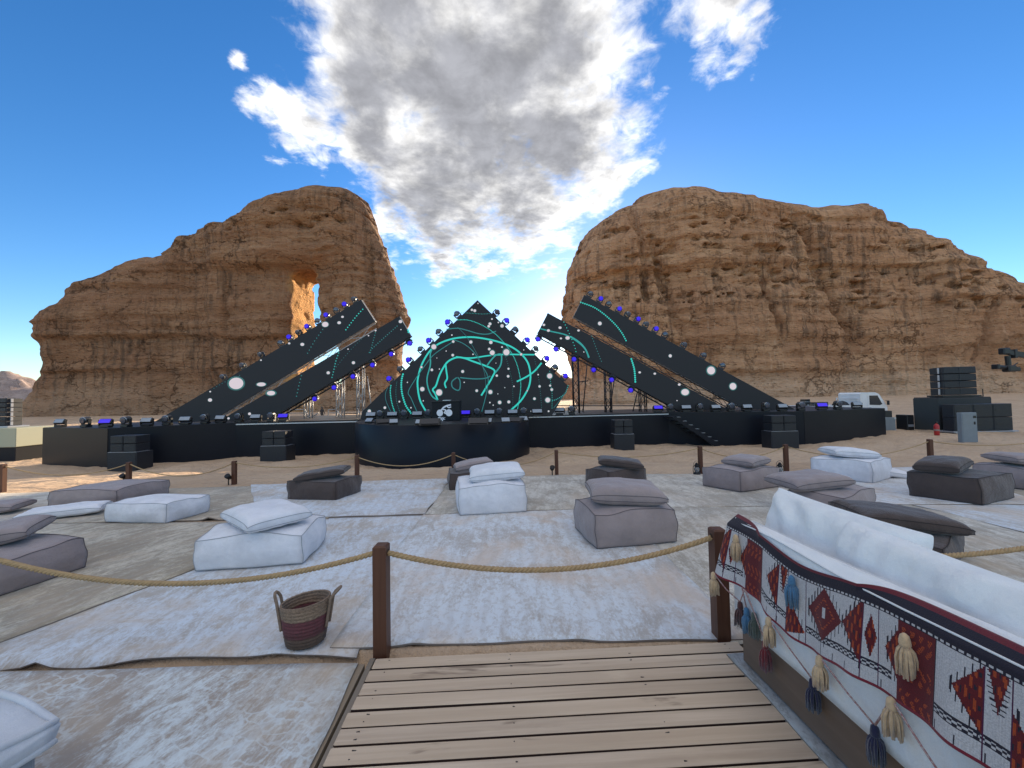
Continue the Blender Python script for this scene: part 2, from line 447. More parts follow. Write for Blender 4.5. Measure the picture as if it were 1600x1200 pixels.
def build_rock(name, label, outline, yref, yfront, yback, h, Redge, lean, hole=None, hole_y=None, cracks=(), pits_z=(10, 40), seed=0.0, material=None, front_bulge=None, wallamp=1.0, ledamp=0.7, pitamp=1.0):
    poly = [(at(px, py, yref).x, at(px, py, yref).z) for (px, py) in outline]
    x0 = min(p[0] for p in poly)-3; x1 = max(p[0] for p in poly)+3
    z0 = -3.0; z1 = max(p[1] for p in poly)+3
    y0 = yfront-8; y1 = yback+6
    gx = np.arange(x0, x1, h); gy = np.arange(y0, y1, h); gz = np.arange(z0, z1, h)
    X2, Z2 = np.meshgrid(gx, gz, indexing='ij')
    din = poly_sdf(X2, Z2, poly)
    # ledges of the bedding bite into the outline and the faces
    zw = Z2 + 2.2*fbm(X2*0.03+seed, Z2*0.02, X2*0+1.5, 3)*2
    def ledge(zv, xx):
        a = fbm(zv*0.55+31+seed, xx*0.018, zv*0+2.2, 3, 0.6)
        b_ = fbm(zv*1.35+7+seed, xx*0.05, zv*0+8.2, 2, 0.6)
        return np.tanh(a*7)*0.85 + np.tanh(b_*7)*0.35
    led = ledge(zw, X2)
    din = din + 0.22*led + 1.3*fbm(X2*0.11+seed, Z2*0.11+4, X2*0+6.6, 4)
    r = np.clip(din/Redge, 0, 1); p = np.sqrt(np.clip(1-(1-r)**2, 0, 1))
    ymid = (yfront+yback)/2 + lean*np.clip(Z2, 0, 60)*0.5
    half_f = ymid - (yfront + lean*np.clip(Z2, 0, 60))
    half_b = yback - ymid
    blocks = fbm(X2*0.045+seed+9, Z2*0.05+2, X2*0+4.4, 4)
    wall = (blocks*7.0 + fbm(X2*0.22+3+seed, Z2*0.035+8, X2*0+1.1, 4)*2.6)*wallamp      # buttresses, vertical flutes
    for (cx, cz0, cz1, slant, wdt, dep) in cracks:
        xc = cx + slant*(Z2-cz0) + 1.6*fbm(Z2*0.25+cx, X2*0, X2*0+3.3, 3)
        fade = np.clip((Z2-cz0)/6, 0, 1)*np.clip((cz1-Z2)/6, 0, 1)
        wall = wall - dep*np.exp(-((X2-xc)/wdt)**2)*fade
    if front_bulge is not None: wall = wall + front_bulge(X2, Z2)
    yf = ymid - (half_f + wall + ledamp*led*np.clip(0.35+Z2/40, 0.35, 1.1))*p
    yb = ymid + (half_b + 2.0*fbm(X2*0.05, Z2*0.05, X2*0+7.7, 3))*p
    if hole is not None:
        hp = [(at(px, py, hole_y).x, at(px, py, hole_y).z) for (px, py) in hole]
        dh = poly_sdf(X2, Z2, hp) + 0.9*fbm(X2*0.4, Z2*0.25, X2*0+2.7, 3)
        # hollow above the opening: the face is scooped back round it
        near = np.clip(1+dh/5.0, 0, 1)
        yf = yf + 1.8*near**2; yb = yb + 1.2*np.clip(1+dh/9.0, 0, 1)
    Y3 = gy[None, :, None].astype(np.float32)
    F = np.maximum(yf[:, None, :].astype(np.float32)-Y3, Y3-yb[:, None, :].astype(np.float32))
    F = np.maximum(F, (-din)[:, None, :].astype(np.float32))
    if hole is not None: F = np.maximum(F, dh[:, None, :].astype(np.float32))
    nb = np.abs(F) < 3.0
    i, j, k = np.nonzero(nb)
    x = gx[i]; y = gy[j]; z = gz[k]
    zw3 = z + 4.4*fbm(x*0.03+seed, z*0.02, y*0.03, 2)
    det = fbm(x*0.28+seed, y*0.28, z*0.42, 4, 0.55)*1.9
    det += np.tanh(fbm(x*0.03, y*0.03+seed, zw3*1.1, 3, 0.6)*7)*0.30*ledamp*np.clip(0.3+z/40, 0.3, 1.1)
    band = np.clip((z-pits_z[0])/6, 0, 1)*np.clip((pits_z[1]-z)/6, 0, 1)
    pit = fbm(x*0.42+50+seed, y*0.42, z*1.05+20, 2)
    layer = fbm(x*0.02, y*0.02, z*0.33+13+seed, 2)
    det += band*np.clip(pit-0.07, 0, 1)*np.clip(layer*6+0.6, 0, 1)*13.0*pitamp
    F[i, j, k] = (F[i, j, k] + det*0.85).astype(np.float32)
    P, Q = surface_nets(F, gx[0], gy[0], gz[0], h)
    me = bpy.data.meshes.new(name); me.from_pydata(P.tolist(), [], Q.tolist())
    o = link_mesh(name, me, None, [material or SANDSTONE], True)
    tag(o, label, 'rock')
    return o

def left_forms(X, Z):
    w = fbm(X*0.05+3, Z*0.01, X*0+2.5, 3)*5
    o = 0.75*np.tanh((Z-17.0-w)*2.2) + 0.45*np.tanh((Z-9.5-w*0.7)*2.5) + 0.5*np.tanh((Z-43.0-w)*1.6) - 0.5*np.tanh((Z-26.5-w)*1.5)
    o += 1.6*np.tanh((Z-34.0-0.05*(X+50)-w)*1.1)*np.exp(-((X+52)/17)**2)
    v = fbm(Z*0.06, X*0+8, X*0+4.1, 3)*6
    o += 0.9*np.tanh((X+67+0.10*Z+v)*0.9) - 0.7*np.tanh((X+84-0.2*Z+v)*0.8) + 0.8*np.tanh((X+33+0.28*Z+v)*0.9)
    return o
def right_forms(X, Z):
    w = fbm(X*0.04+7, Z*0.01, X*0+5.5, 3)*5
    o = 0.8*np.tanh((Z-6.0-w*0.5)*2.5) + 0.7*np.tanh((Z-12.5-w)*1.8) - 0.9*np.tanh((Z-25-w)*1.2) + 0.9*np.tanh((Z-31-w)*2.0) + 0.8*np.tanh((Z-38-w)*2.0) + 0.7*np.tanh((Z-44-w)*1.8)
    v = fbm(Z*0.05+3, X*0+1, X*0+6.1, 3)*8
    o = o*np.clip(1.35-X/110, 0.35, 1.0)
    o += 1.2*np.tanh((X-46+0.15*Z+v)*0.6) - 1.1*np.tanh((X-72+0.2*Z+v)*0.6) + 1.2*np.tanh((X-96-0.1*Z+v)*0.5)
    return o
LEFT_OUT = [(x + (11 if x < 110 else 0), y + (9 if y < 345 else 0)) for (x, y) in [(10,760),(23,644),(41,611),(58,578),(64,549),(60,530),(54,508),(62,495),(78,481),(97,468),(96,454),(132,439),(173,425),(214,406),(256,396),
            (285,369),(322,353),(371,334),(404,314),(437,300),(470,292),(516,288),(549,292),(565,301),(582,330),(596,371),(610,413),(623,446),
            (633,483),(637,499),(629,524),(627,557),(625,586),(626,650),(620,760)]]
HOLE = [(447,430),(455,419),(478,413),(487,419),(489,455),(496,490),(503,510),(521,545),(529,575),(526,600),(452,606),(446,560),(449,500)]
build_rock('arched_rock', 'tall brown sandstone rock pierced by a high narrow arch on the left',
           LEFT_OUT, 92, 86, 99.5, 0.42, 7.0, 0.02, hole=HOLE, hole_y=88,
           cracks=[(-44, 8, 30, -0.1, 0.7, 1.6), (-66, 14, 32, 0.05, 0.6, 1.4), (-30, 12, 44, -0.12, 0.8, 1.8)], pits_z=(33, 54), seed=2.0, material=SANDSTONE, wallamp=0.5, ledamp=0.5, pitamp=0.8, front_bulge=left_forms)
RIGHT_OUT = [(x, y + (11 if y < 345 and x < 1340 else 0) + (30 if 1340 <= x < 1800 else 0)) for (x, y) in [(905,760),(900,640),(897,590),(889,560),(881,530),(877,497),(883,455),(888,423),(902,390),(918,362),(934,339),(962,319),(989,314),(992,303),
             (1017,298),(1063,293),(1110,300),(1160,306),(1202,311),(1239,318),(1276,314),(1332,315),(1355,323),(1406,339),(1452,365),(1480,383),
             (1521,406),(1567,430),(1600,441),(1680,480),(1760,520),(1850,580),(1900,640),(1930,760)]]
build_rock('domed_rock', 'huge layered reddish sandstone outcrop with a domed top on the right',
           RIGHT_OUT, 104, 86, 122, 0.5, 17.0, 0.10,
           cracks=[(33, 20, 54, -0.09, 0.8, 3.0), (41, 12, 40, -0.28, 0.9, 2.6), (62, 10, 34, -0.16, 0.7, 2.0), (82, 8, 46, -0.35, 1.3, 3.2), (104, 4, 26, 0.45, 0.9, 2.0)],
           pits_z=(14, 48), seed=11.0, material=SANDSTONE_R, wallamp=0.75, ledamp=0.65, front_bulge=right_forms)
BACK_OUT = [(560,780),(600,600),(640,585),(700,560),(760,548),(823,543),(838,556),(850,566),(872,573),(880,584),(905,590),(960,610),(1000,780)]
build_rock('distant_outcrop', 'sunlit low rock ridge far behind the gap between the two rocks',
           BACK_OUT, 230, 222, 262, 1.3, 10.0, 0.1, pits_z=(4, 30), seed=5.0)

# far hills beyond the left rock
def far_hills():
    m = rock_mat('hill_stone', (0.40, 0.30, 0.26), (0.46, 0.36, 0.32), (0.32, 0.245, 0.22), (0.5, 0.41, 0.36))
    xs = np.linspace(-1500, -420, 160); ys = np.linspace(620, 900, 44)
    X, Y = np.meshgrid(xs, ys, indexing='ij')
    env = np.clip((ys[-1]-Y)/120, 0, 1)*np.clip((Y-ys[0])/120, 0, 1)*np.clip((-430-X)/160, 0, 1)
    Z = -4 + env*(44 + 80*fbm(X*0.012+3, Y*0.012+1, X*0+1, 5, 0.62) + 40*np.abs(fbm(X*0.03, Y*0.03, X*0+9, 4)))
    nx, ny = X.shape
    V = np.stack([X, Y, Z], -1).reshape(-1, 3); I = np.arange(nx*ny).reshape(nx, ny)
    F = np.stack([I[:-1, :-1], I[1:, :-1], I[1:, 1:], I[:-1, 1:]], -1).reshape(-1, 4)
    me = bpy.data.meshes.new('hills'); me.from_pydata(V.tolist(), [], F.tolist())
    structure(link_mesh('hills', me, None, [m], True))
far_hills()
# ------------------------------------------------------------------ near-field materials
def wood_mat(name, c1, c2, grain_axis=0, scale=1.0, rough=0.75, knots=True):
    m = bpy.data.materials.new(name); m.use_nodes = True; t = m.node_tree; b = t.nodes['Principled BSDF']
    tc = t.nodes.new('ShaderNodeTexCoord'); oi = t.nodes.new('ShaderNodeObjectInfo')
    P = vnode(t, 'ADD', tc.outputs['Object'], vnode(t, 'SCALE', oi.outputs['Location'], 3.7))
    rv = vnode(t, 'SCALE', vnode(t, 'ADD', (1.0, 0.3, 0.7), (0, 0, 0)), 1.0); link(t, mnode(t, 'MULTIPLY', oi.outputs['Random'], 20.0), rv.node.inputs['Scale'])
    P = vnode(t, 'ADD', P, rv)
    s = [26.0*scale]*3; s[grain_axis] = 1.3*scale
    g = noise(t, vnode(t, 'MULTIPLY', P, tuple(s)), 1.0, 6, 0.62, 0.6)
    s2 = [6.0*scale]*3; s2[grain_axis] = 1.0*scale
    st = noise(t, vnode(t, 'MULTIPLY', P, tuple(s2)), 1.0, 5, 0.6)
    c = mixc(t, mrange(t, g, 0.3, 0.72), c1, c2)
    c = mixc(t, mrange(t, st, 0.36, 0.70, 0, 0.62), c, (c1[0]*0.62, c1[1]*0.6, c1[2]*0.58))
    c = mixc(t, mnode(t, 'MULTIPLY', oi.outputs['Random'], 0.55), c, (c2[0]*0.8, c2[1]*0.76, c2[2]*0.7))
    if knots:
        kn = noise(t, vnode(t, 'MULTIPLY', P, (3.4, 9.0, 5.0)), 1.0, 4, 0.6, 0.4); c = mixc(t, mrange(t, kn, 0.62, 0.72, 0, 0.75), c, (c1[0]*0.35, c1[1]*0.32, c1[2]*0.3))
        pale = noise(t, P, 2.2, 5, 0.6); c = mixc(t, mrange(t, pale, 0.58, 0.75, 0, 0.35), c, (c2[0]*1.25, c2[1]*1.27, c2[2]*1.2))
    link(t, c, b.inputs['Base Color']); b.inputs['Roughness'].default_value = rough; b.inputs['Specular IOR Level'].default_value = 0.3
    bn = t.nodes.new('ShaderNodeBump'); bn.inputs['Strength'].default_value = 0.35; bn.inputs['Distance'].default_value = 0.004
    link(t, g, bn.inputs['Height']); link(t, bn.outputs[0], b.inputs['Normal'])
    return m
BOARD = wood_mat('weathered_board', (0.50, 0.375, 0.27), (0.67, 0.525, 0.39), 0)
POSTW = wood_mat('stained_post', (0.085, 0.034, 0.020), (0.13, 0.055, 0.032), 2, 1.2, 0.5, False)
PLINTH = wood_mat('dark_plinth', (0.15, 0.10, 0.072), (0.21, 0.145, 0.11), 1, 0.8, 0.6, False)
JOIST = mat('joist', (0.05, 0.03, 0.02), 0.9)
ROPE = mat('jute_rope', (0.42, 0.28, 0.14), 0.9, bump=(160, 0.5, 0.003), var=(40, 0.6, (0.28, 0.18, 0.09)))
def fabric(name, c, weave=420, var=0.12):
    m = bpy.data.materials.new(name); m.use_nodes = True; t = m.node_tree; b = t.nodes['Principled BSDF']
    tc = t.nodes.new('ShaderNodeTexCoord'); P = tc.outputs['Object']
    n1 = noise(t, P, 4.5, 5, 0.6); n2 = noise(t, P, weave, 2, 0.5)
    col = mixc(t, mrange(t, n1, 0.3, 0.72, 0, 1), tuple(x*(1-var) for x in c), tuple(min(1, x*(1+var*0.6)) for x in c))
    col = mixc(t, mrange(t, n2, 0.35, 0.65, 0, 0.35), col, tuple(x*0.72 for x in c))
    dirt = noise(t, P, 2.1, 6, 0.65); col = mixc(t, mrange(t, dirt, 0.56, 0.74, 0, 0.28), col, (c[0]*0.75+0.03, c[1]*0.68+0.02, c[2]*0.58+0.01))
    link(t, col, b.inputs['Base Color']); b.inputs['Roughness'].default_value = 0.92; b.inputs['Specular IOR Level'].default_value = 0.2
    b.inputs['Sheen Weight'].default_value = 0.25; b.inputs['Sheen Roughness'].default_value = 0.5
    h = mnode(t, 'ADD', mnode(t, 'MULTIPLY', n2, 0.08), noise(t, P, 7.0, 4, 0.55))
    bn = t.nodes.new('ShaderNodeBump'); bn.inputs['Strength'].default_value = 0.75; bn.inputs['Distance'].default_value = 0.03
    link(t, h, bn.inputs['Height']); link(t, bn.outputs[0], b.inputs['Normal'])
    return m
FAB = {'white': fabric('white_canvas', (0.76, 0.75, 0.78)), 'grey': fabric('mauve_grey_canvas', (0.33, 0.265, 0.255)),
       'brown': fabric('dark_brown_canvas', (0.085, 0.062, 0.055)), 'pure': fabric('white_cotton', (0.84, 0.84, 0.83), 600, 0.05)}
PIPE = {'white': mat('slate_piping', (0.33, 0.34, 0.36), 0.9), 'grey': mat('plum_piping', (0.10, 0.085, 0.09), 0.9), 'brown': mat('black_piping', (0.03, 0.024, 0.024), 0.9)}
def carpet_mat(name, light, dark, warm, ang=0.0, trellis=0.0, seed=0.0, thr=0.5):
    m = bpy.data.materials.new(name); m.use_nodes = True; t = m.node_tree; b = t.nodes['Principled BSDF']
    tc = t.nodes.new('ShaderNodeTexCoord')
    mp = t.nodes.new('ShaderNodeMapping'); mp.inputs['Location'].default_value = (seed*3.1, seed*1.7, 0); mp.inputs['Rotation'].default_value = (0, 0, ang)
    link(t, tc.outputs['Object'], mp.inputs['Vector']); P = mp.outputs[0]
    big = noise(t, P, 1.3, 5, 0.6)
    med = noise(t, vnode(t, 'MULTIPLY', P, (7.0, 3.2, 1.0)), 1.0, 9, 0.72, 0.8)
    fine = noise(t, vnode(t, 'MULTIPLY', P, (55, 26, 1.0)), 1.0, 5, 0.72)
    worn = mnode(t, 'ADD', mnode(t, 'MULTIPLY', med, 0.62), mnode(t, 'MULTIPLY', fine, 0.38))
    worn = mnode(t, 'ADD', worn, mnode(t, 'MULTIPLY_ADD', big, 0.5, -0.25))
    c = mixc(t, mrange(t, worn, thr-0.075, thr+0.085), dark, light)
    sp = noise(t, vnode(t, 'MULTIPLY', P, (22, 16, 1.0)), 1.0, 7, 0.8, 0.5)
    c = mixc(t, mrange(t, sp, 0.49, 0.60, 0, 0.6), c, dark)
    c = mixc(t, mrange(t, sp, 0.46, 0.34, 0, 0.5), c, (light[0]*0.98, light[1]*1.03, light[2]*1.08))
    wm = noise(t, P, 0.9, 6, 0.65, 0.4)
    c = mixc(t, mrange(t, wm, 0.46, 0.68, 0, 0.7), c, warm)
    rib = t.nodes.new('ShaderNodeTexWave'); rib.wave_type = 'BANDS'; rib.bands_direction = 'X'; rib.inputs['Scale'].default_value = 2.3
    rib.inputs['Distortion'].default_value = 3.5; rib.inputs['Detail'].default_value = 3; rib.inputs['Detail Scale'].default_value = 1.5
    link(t, P, rib.inputs['Vector'])
    c = mixc(t, mrange(t, rib.outputs['Fac'], 0.55, 0.95, 0, 0.22), c, dark)
    if trellis > 0:
        v = t.nodes.new('ShaderNodeTexVoronoi'); v.feature = 'DISTANCE_TO_EDGE'; v.inputs['Scale'].default_value = 8.5; v.inputs['Randomness'].default_value = 0.55
        wob = t.nodes.new('ShaderNodeTexNoise'); link(t, P, wob.inputs['Vector']); wob.inputs['Scale'].default_value = 9.0; wob.inputs['Detail'].default_value = 4
        pv = vnode(t, 'ADD', vnode(t, 'MULTIPLY', P, (1.0, 1.5, 1.0)), vnode(t, 'SCALE', wob.outputs['Color'], 0.12)); link(t, pv, v.inputs['Vector'])
        ln = mrange(t, v.outputs['Distance'], 0.075, 0.02)
        gate = mrange(t, noise(t, P, 2.4, 5, 0.65), 0.42, 0.62)
        c = mixc(t, mnode(t, 'MULTIPLY', mnode(t, 'MULTIPLY', ln, gate), trellis), c, light)
    link(t, c, b.inputs['Base Color']); b.inputs['Roughness'].default_value = 0.95; b.inputs['Specular IOR Level'].default_value = 0.15
    b.inputs['Sheen Weight'].default_value = 0.15
    h = mnode(t, 'ADD', mnode(t, 'MULTIPLY', worn, 0.5), mnode(t, 'MULTIPLY', rib.outputs['Fac'], 0.5))
    bn = t.nodes.new('ShaderNodeBump'); bn.inputs['Strength'].default_value = 0.4; bn.inputs['Distance'].default_value = 0.02
    bn.inputs['Distance'].default_value = 0.03
    link(t, h, bn.inputs['Height']); link(t, bn.outputs[0], b.inputs['Normal'])
    return m
PALE, STONE, TAN = (0.60, 0.645, 0.70), (0.36, 0.33, 0.29), (0.56, 0.44, 0.33)
CM = [carpet_mat('carpet_trellis', (0.62, 0.67, 0.69), (0.35, 0.295, 0.25), (0.50, 0.41, 0.32), 0.25, 0.6, 1.0, 0.50),
      carpet_mat('carpet_pale', PALE, (0.42, 0.375, 0.33), TAN, -0.15, 0.35, 2.0, 0.46),
      carpet_mat('carpet_cream', (0.63, 0.655, 0.68), (0.43, 0.385, 0.345), (0.58, 0.43, 0.31), 0.0, 0.0, 3.0, 0.45),
      carpet_mat('carpet_beige', (0.56, 0.50, 0.40), (0.31, 0.26, 0.195), (0.44, 0.34, 0.24), 0.3, 0.0, 4.0, 0.52),
      carpet_mat('carpet_greige', (0.62, 0.58, 0.51), (0.36, 0.315, 0.255), (0.47, 0.37, 0.27), 0.1, 0.0, 5.0, 0.50)]
EDGE = mat('carpet_binding', (0.22, 0.18, 0.15), 0.95)

# ------------------------------------------------------------------ boardwalk
DZ = 0.03
def make_boardwalk():
    a = on_z(588, 1029, DZ); b_ = on_z(1152, 1002, DZ)
    ax = (b_-a); ax.z = 0; W = ax.length; ax.normalize(); ay = Vector((-ax.y, ax.x, 0))
    rz = math.atan2(ax.y, ax.x)
    deck = thing('boardwalk', 'weathered brown timber boardwalk between two posts in the foreground', 'boardwalk', (a.x, a.y, 0), rz)
    pitch, bw = 0.0985, 0.0868
    mb = MB().box((0, 0, 0), (1.0, bw, 0.026), None, 0.003); me = mb.mesh('board'); me.materials.append(BOARD); me.materials.append(mat('board_side', (0.035, 0.016, 0.012), 0.8))
    for pl in me.polygons:
        if pl.normal.z < 0.5: pl.material_index = 1
    for k in range(26):
        o = bpy.data.objects.new('board', me); COL.objects.link(o); o.parent = deck
        j = rnd.uniform(-0.006, 0.006); w = W + 0.02*k/26
        o.scale = (w, 1, 1); o.location = (w/2 - 0.004*k + j, -bw/2 - k*pitch + rnd.uniform(-.0015, .0015), DZ-0.013 + rnd.uniform(-.0012, .0012)); o.rotation_euler = (rnd.uniform(-.012, .012), rnd.uniform(-.0012, .0012), rnd.uniform(-.0022, .0022))
    for x in (0.06, W*0.36, W*0.68, W-0.06):
        MB().box((x, -1.28, -0.05), (0.05, 2.6, 0.10)).build('joist', JOIST, deck)
    sc = MB()
    for k in range(26):
        for x in (0.08, W*0.36, W*0.68, W-0.09):
            for dy in ((0.022, 0.064) if rnd.random() < 0.5 else (rnd.choice((0.022, 0.064)),)):
                sc.tube((x+rnd.uniform(-.02, .02), -k*pitch-dy, DZ-0.002), (x, -k*pitch-dy, DZ+0.0008), 0.0026, 6)
    sc.build('screw_heads', mat('screw', (0.06, 0.05, 0.045), 0.5, 0.6), deck)['kind'] = 'stuff'
    MB().box((-0.028, -1.28, -0.005), (0.03, 2.6, 0.05)).build('edge_trim', mat('edge_trim', (0.20, 0.16, 0.12), 0.7), deck)
    return a, b_, ax, ay
DA, DB, DAX, DAY = make_boardwalk()

# ------------------------------------------------------------------ carpets
def carpet(label, quad, m, lift=0.014, flat=None, nx=60, ny=44, wr=0.004, seed=0, lifts=()):
    """quad: FL, FR, BR, BL ground points; lifts: (u, v, radius, height) bumps of the cloth edge"""
    q = [Vector((p[0], p[1])) for p in quad]
    th = max(0.008, lift*0.8); V = []; 
    for j in range(ny+1):
        for i in range(nx+1):
            u, v = i/nx, j/ny
            p = (q[0]*(1-u)+q[1]*u)*(1-v) + (q[3]*(1-u)+q[2]*u)*v
            e = 0.012
            p = p + Vector((e*math.sin(9*v+seed*2.1)+0.5*e*math.sin(23*v+seed), e*math.sin(8*u+seed*1.3)+0.6*e*math.sin(21*u+seed)))
            z = (ground_z(p.x, p.y) if flat is None else flat) + lift
            z += wr*(math.sin(p.x*5.1+p.y*2.3+seed)*math.sin(p.y*4.0-p.x*1.7+seed*1.7)+1)*0.5
            for (lu, lv, r_, hh) in lifts: 
                d2 = ((u-lu)/r_)**2 + ((v-lv)/(r_*0.8))**2; z += hh*math.exp(-d2*3)
            V.append((p.x, p.y, z))
    n = (nx+1)*(ny+1); V += [(x, y, z-th) for (x, y, z) in V]
    I = lambda i, j: j*(nx+1)+i
    F = [(I(i, j), I(i+1, j), I(i+1, j+1), I(i, j+1)) for j in range(ny) for i in range(nx)]
    rim = [I(i, 0) for i in range(nx)] + [I(nx, j) for j in range(ny)] + [I(i, ny) for i in range(nx, 0, -1)] + [I(0, j) for j in range(ny, 0, -1)]
    for a, b_ in zip(rim, rim[1:]+rim[:1]): F.append((a, a+n, b_+n, b_))
    me = bpy.data.meshes.new('carpet'); me.from_pydata(V, [], F)
    o = link_mesh('carpet', me, None, [m, EDGE], True)
    for pl in me.polygons:
        if pl.index >= nx*ny: pl.material_index = 1; pl.use_smooth = False
    tag(o, label, 'carpet', 'carpets laid over the sand')
    return o
g2 = lambda x, y: (gp(x, y).x, gp(x, y).y)
dl0 = DA - DAX*0.05; dl1 = dl0 - DAY*2.55
plat = MB(); 
plat.prism([(dl0.x-6.5, dl0.y-0.02, -0.26), (dl0.x-0.012, dl0.y-0.02, -0.26), (dl1.x-0.012, dl1.y, -0.26), (dl1.x-6.5, dl1.y, -0.26)], (0, 0, 0.274))
tag(plat.build('low_platform', mat('platform_ply', (0.25, 0.19, 0.13), 0.8)), 'thin timber platform under the trellis carpet at lower left', 'platform')
carpet('pale carpet with a worn trellis pattern left of the boardwalk', [(dl1.x-6.4, dl1.y), (dl1.x-0.03, dl1.y), (dl0.x-0.03, dl0.y-0.03), (dl0.x-6.4, dl0.y-0.10)], CM[0], 0.010, 0.014, seed=1)
carpet('bluish white worn carpet under the woven basket', [g2(-160, 1052), g2(560, 1024), g2(666, 806), g2(300, 818)], CM[1], 0.008, seed=2, lifts=[(0.30, 0.0, 0.035, 0.03), (0.82, 0.0, 0.06, 0.012)])
carpet('cream carpet in front of the boardwalk, middle of the front row', [g2(516, 1014), g2(1165, 1000), g2(968, 795), g2(662, 804)], CM[2], 0.015, seed=3, lifts=[(0.2, 0.0, 0.05, 0.012), (0.6, 0.0, 0.06, 0.01)])
carpet('pale carpet under the sofa and the dark pouf behind it', [(1.36, 2.50), (5.6, 2.62), (5.5, 5.75), (1.40, 5.45)], CM[4], 0.009, seed=4)
carpet('pale carpet at the right edge of the front row', [(5.62, 2.6), (10.2, 2.8), (10.2, 6.0), (5.52, 5.75)], CM[1], 0.009, seed=14)
carpet('beige carpet at the left of the front row with a diagonal edge', [(-8.5, 2.1), g2(-60, 1032), g2(500, 816), (-8.5, 5.35)], CM[3], 0.016, seed=5)
carpet('pale carpet at the far left of the back row', [(-12.0, 4.95), g2(120, 818), g2(232, 765), (-12.6, 7.6)], CM[4], 0.010, seed=6)
carpet('greige carpet under the mauve and white poufs, left of the back row', [g2(20, 820), g2(512, 812), g2(560, 757), g2(236, 765)], CM[3], 0.018, seed=7, lifts=[(0.62, 0.0, 0.03, 0.04)])
carpet('pale ribbed carpet in front of the curved stage, back row', [g2(400, 815), g2(665, 805), g2(706, 749), g2(392, 759)], CM[1], 0.024, seed=8)
carpet('greige carpet behind the white centre pouf, back row', [g2(664, 806), g2(966, 795), g2(884, 743), g2(704, 749)], CM[4], 0.020, seed=9, lifts=[(0.24, 0.0, 0.04, 0.015)])
carpet('greige carpet under the light grey pouf, back row', [g2(962, 796), g2(1330, 790), g2(1180, 740), g2(881, 743)], CM[4], 0.012, seed=10)
carpet('pale carpet under the white stack at right, back row', [g2(1322, 790), g2(1640, 790), g2(1450, 730), g2(1176, 740)], CM[2], 0.020, seed=11)
carpet('greige carpet at the far right of the back row', [g2(1630, 792), g2(2000, 800), g2(1800, 726), g2(1440, 731)], CM[3], 0.012, seed=12)
carpet('narrow grey carpet strip between the boardwalk and the sofa', [(1.30, 0.10), (3.2, 0.10), (3.2, 2.42), (1.27, 2.36)], carpet_mat('carpet_grey', (0.40, 0.40, 0.39), (0.24, 0.23, 0.215), (0.30, 0.27, 0.23), 0.2, 0.0, 8.0, 0.5), 0.048, -0.012, seed=13)

# ------------------------------------------------------------------ posts, ropes, lanterns
def post(label, base, h, w, tilt=0.0, group=None):
    t = thing('rope_post', label, 'post', base, tilt, group)
    mb = MB(); s = w/2; b_ = w*0.12
    prof = [(s, -0.12), (s, h-b_), (s-b_, h)]
    V = []; F = []
    for (r, z) in prof: V += [(-r, -r, z), (r, -r, z), (r, r, z), (-r, r, z)]
    for k in range(len(prof)-1):
        for i in range(4): F.append((k*4+i, k*4+(i+1) % 4, (k+1)*4+(i+1) % 4, (k+1)*4+i))
    F += [(3, 2, 1, 0), tuple(len(V)-4+i for i in range(4))]
    mb.add(V, F).build('shaft', POSTW, t)
    for sx in (-1, 1): MB().lathe([(w*0.20, 0), (w*0.20, 0.002), (w*0.12, 0.002)], 10, Matrix.Rotation(R(90*sx), 3, 'Y'), (sx*s, 0, h*0.93)).build('rope_hole', JOIST, t)
    return t
def catenary(p0, p1, sag, n=60):
    p0, p1 = Vector(p0), Vector(p1)
    return [p0.lerp(p1, i/n) - Vector((0, 0, sag*4*(i/n)*(1-i/n))) for i in range(n+1)]
def twisted_rope(label, p0, p1, sag, r=0.0095, pitch=0.085, group=None, n=220):
    pts = catenary(p0, p1, sag, n); mb = MB()
    for s in range(3):
        out = []; L = 0
        for k, p in enumerate(pts):
            if k: L += (p-pts[k-1]).length
            tg = (pts[min(k+1, n)]-pts[max(k-1, 0)]).normalized(); u = tg.cross(Vector((0, 0, 1))).normalized(); v = u.cross(tg)
            a = 2*math.pi*(L/pitch + s/3); out.append(p + (u*math.cos(a)+v*math.sin(a))*r*0.95)
        mb.path(out, r, 6)
    o = mb.build('rope', ROPE, None, True); tag(o, label, 'rope', group); return o
G_NEAR, G_FAR = 'ropes and posts beside the boardwalk', 'ropes and posts in front of the stage'
P1 = gp(597, 1022); P1.z = 0.0
P2 = gp(1127, 998); P2.z = 0.0
PH = (at(597, 850, P1.y).z, at(1121, 825, P2.y).z)
post('dark square post at the left corner of the boardwalk', P1, PH[0], 0.084, 0.0, G_NEAR)
post('dark square post beside the end of the sofa', P2, PH[1], 0.084, 0.0, G_NEAR)
PL = Vector((P1.x-2.75, P1.y+0.10, 0)); PR = Vector((P2.x+2.9, P2.y+0.10, 0))
post('dark square post left of the frame holding the near rope', PL, PH[0], 0.084, 0.0, G_NEAR)
post('dark square post right of the frame holding the near rope', PR, PH[1], 0.084, 0.0, G_NEAR)
za, zb = at(586, 864, P1.y).z, at(1112, 840, P2.y).z
twisted_rope('thick jute rope sagging between the two boardwalk posts', (P1.x+0.042, P1.y, za), (P2.x-0.042, P2.y, zb), 0.155, group=G_NEAR)
twisted_rope('thick jute rope running left from the boardwalk post over the basket', (P1.x-0.042, P1.y, za), (PL.x, PL.y, za+0.02), 0.20, group=G_NEAR)
twisted_rope('thick jute rope running right behind the sofa cushions', (P2.x+0.042, P2.y, zb), (PR.x, PR.y, zb), 0.17, group=G_NEAR)

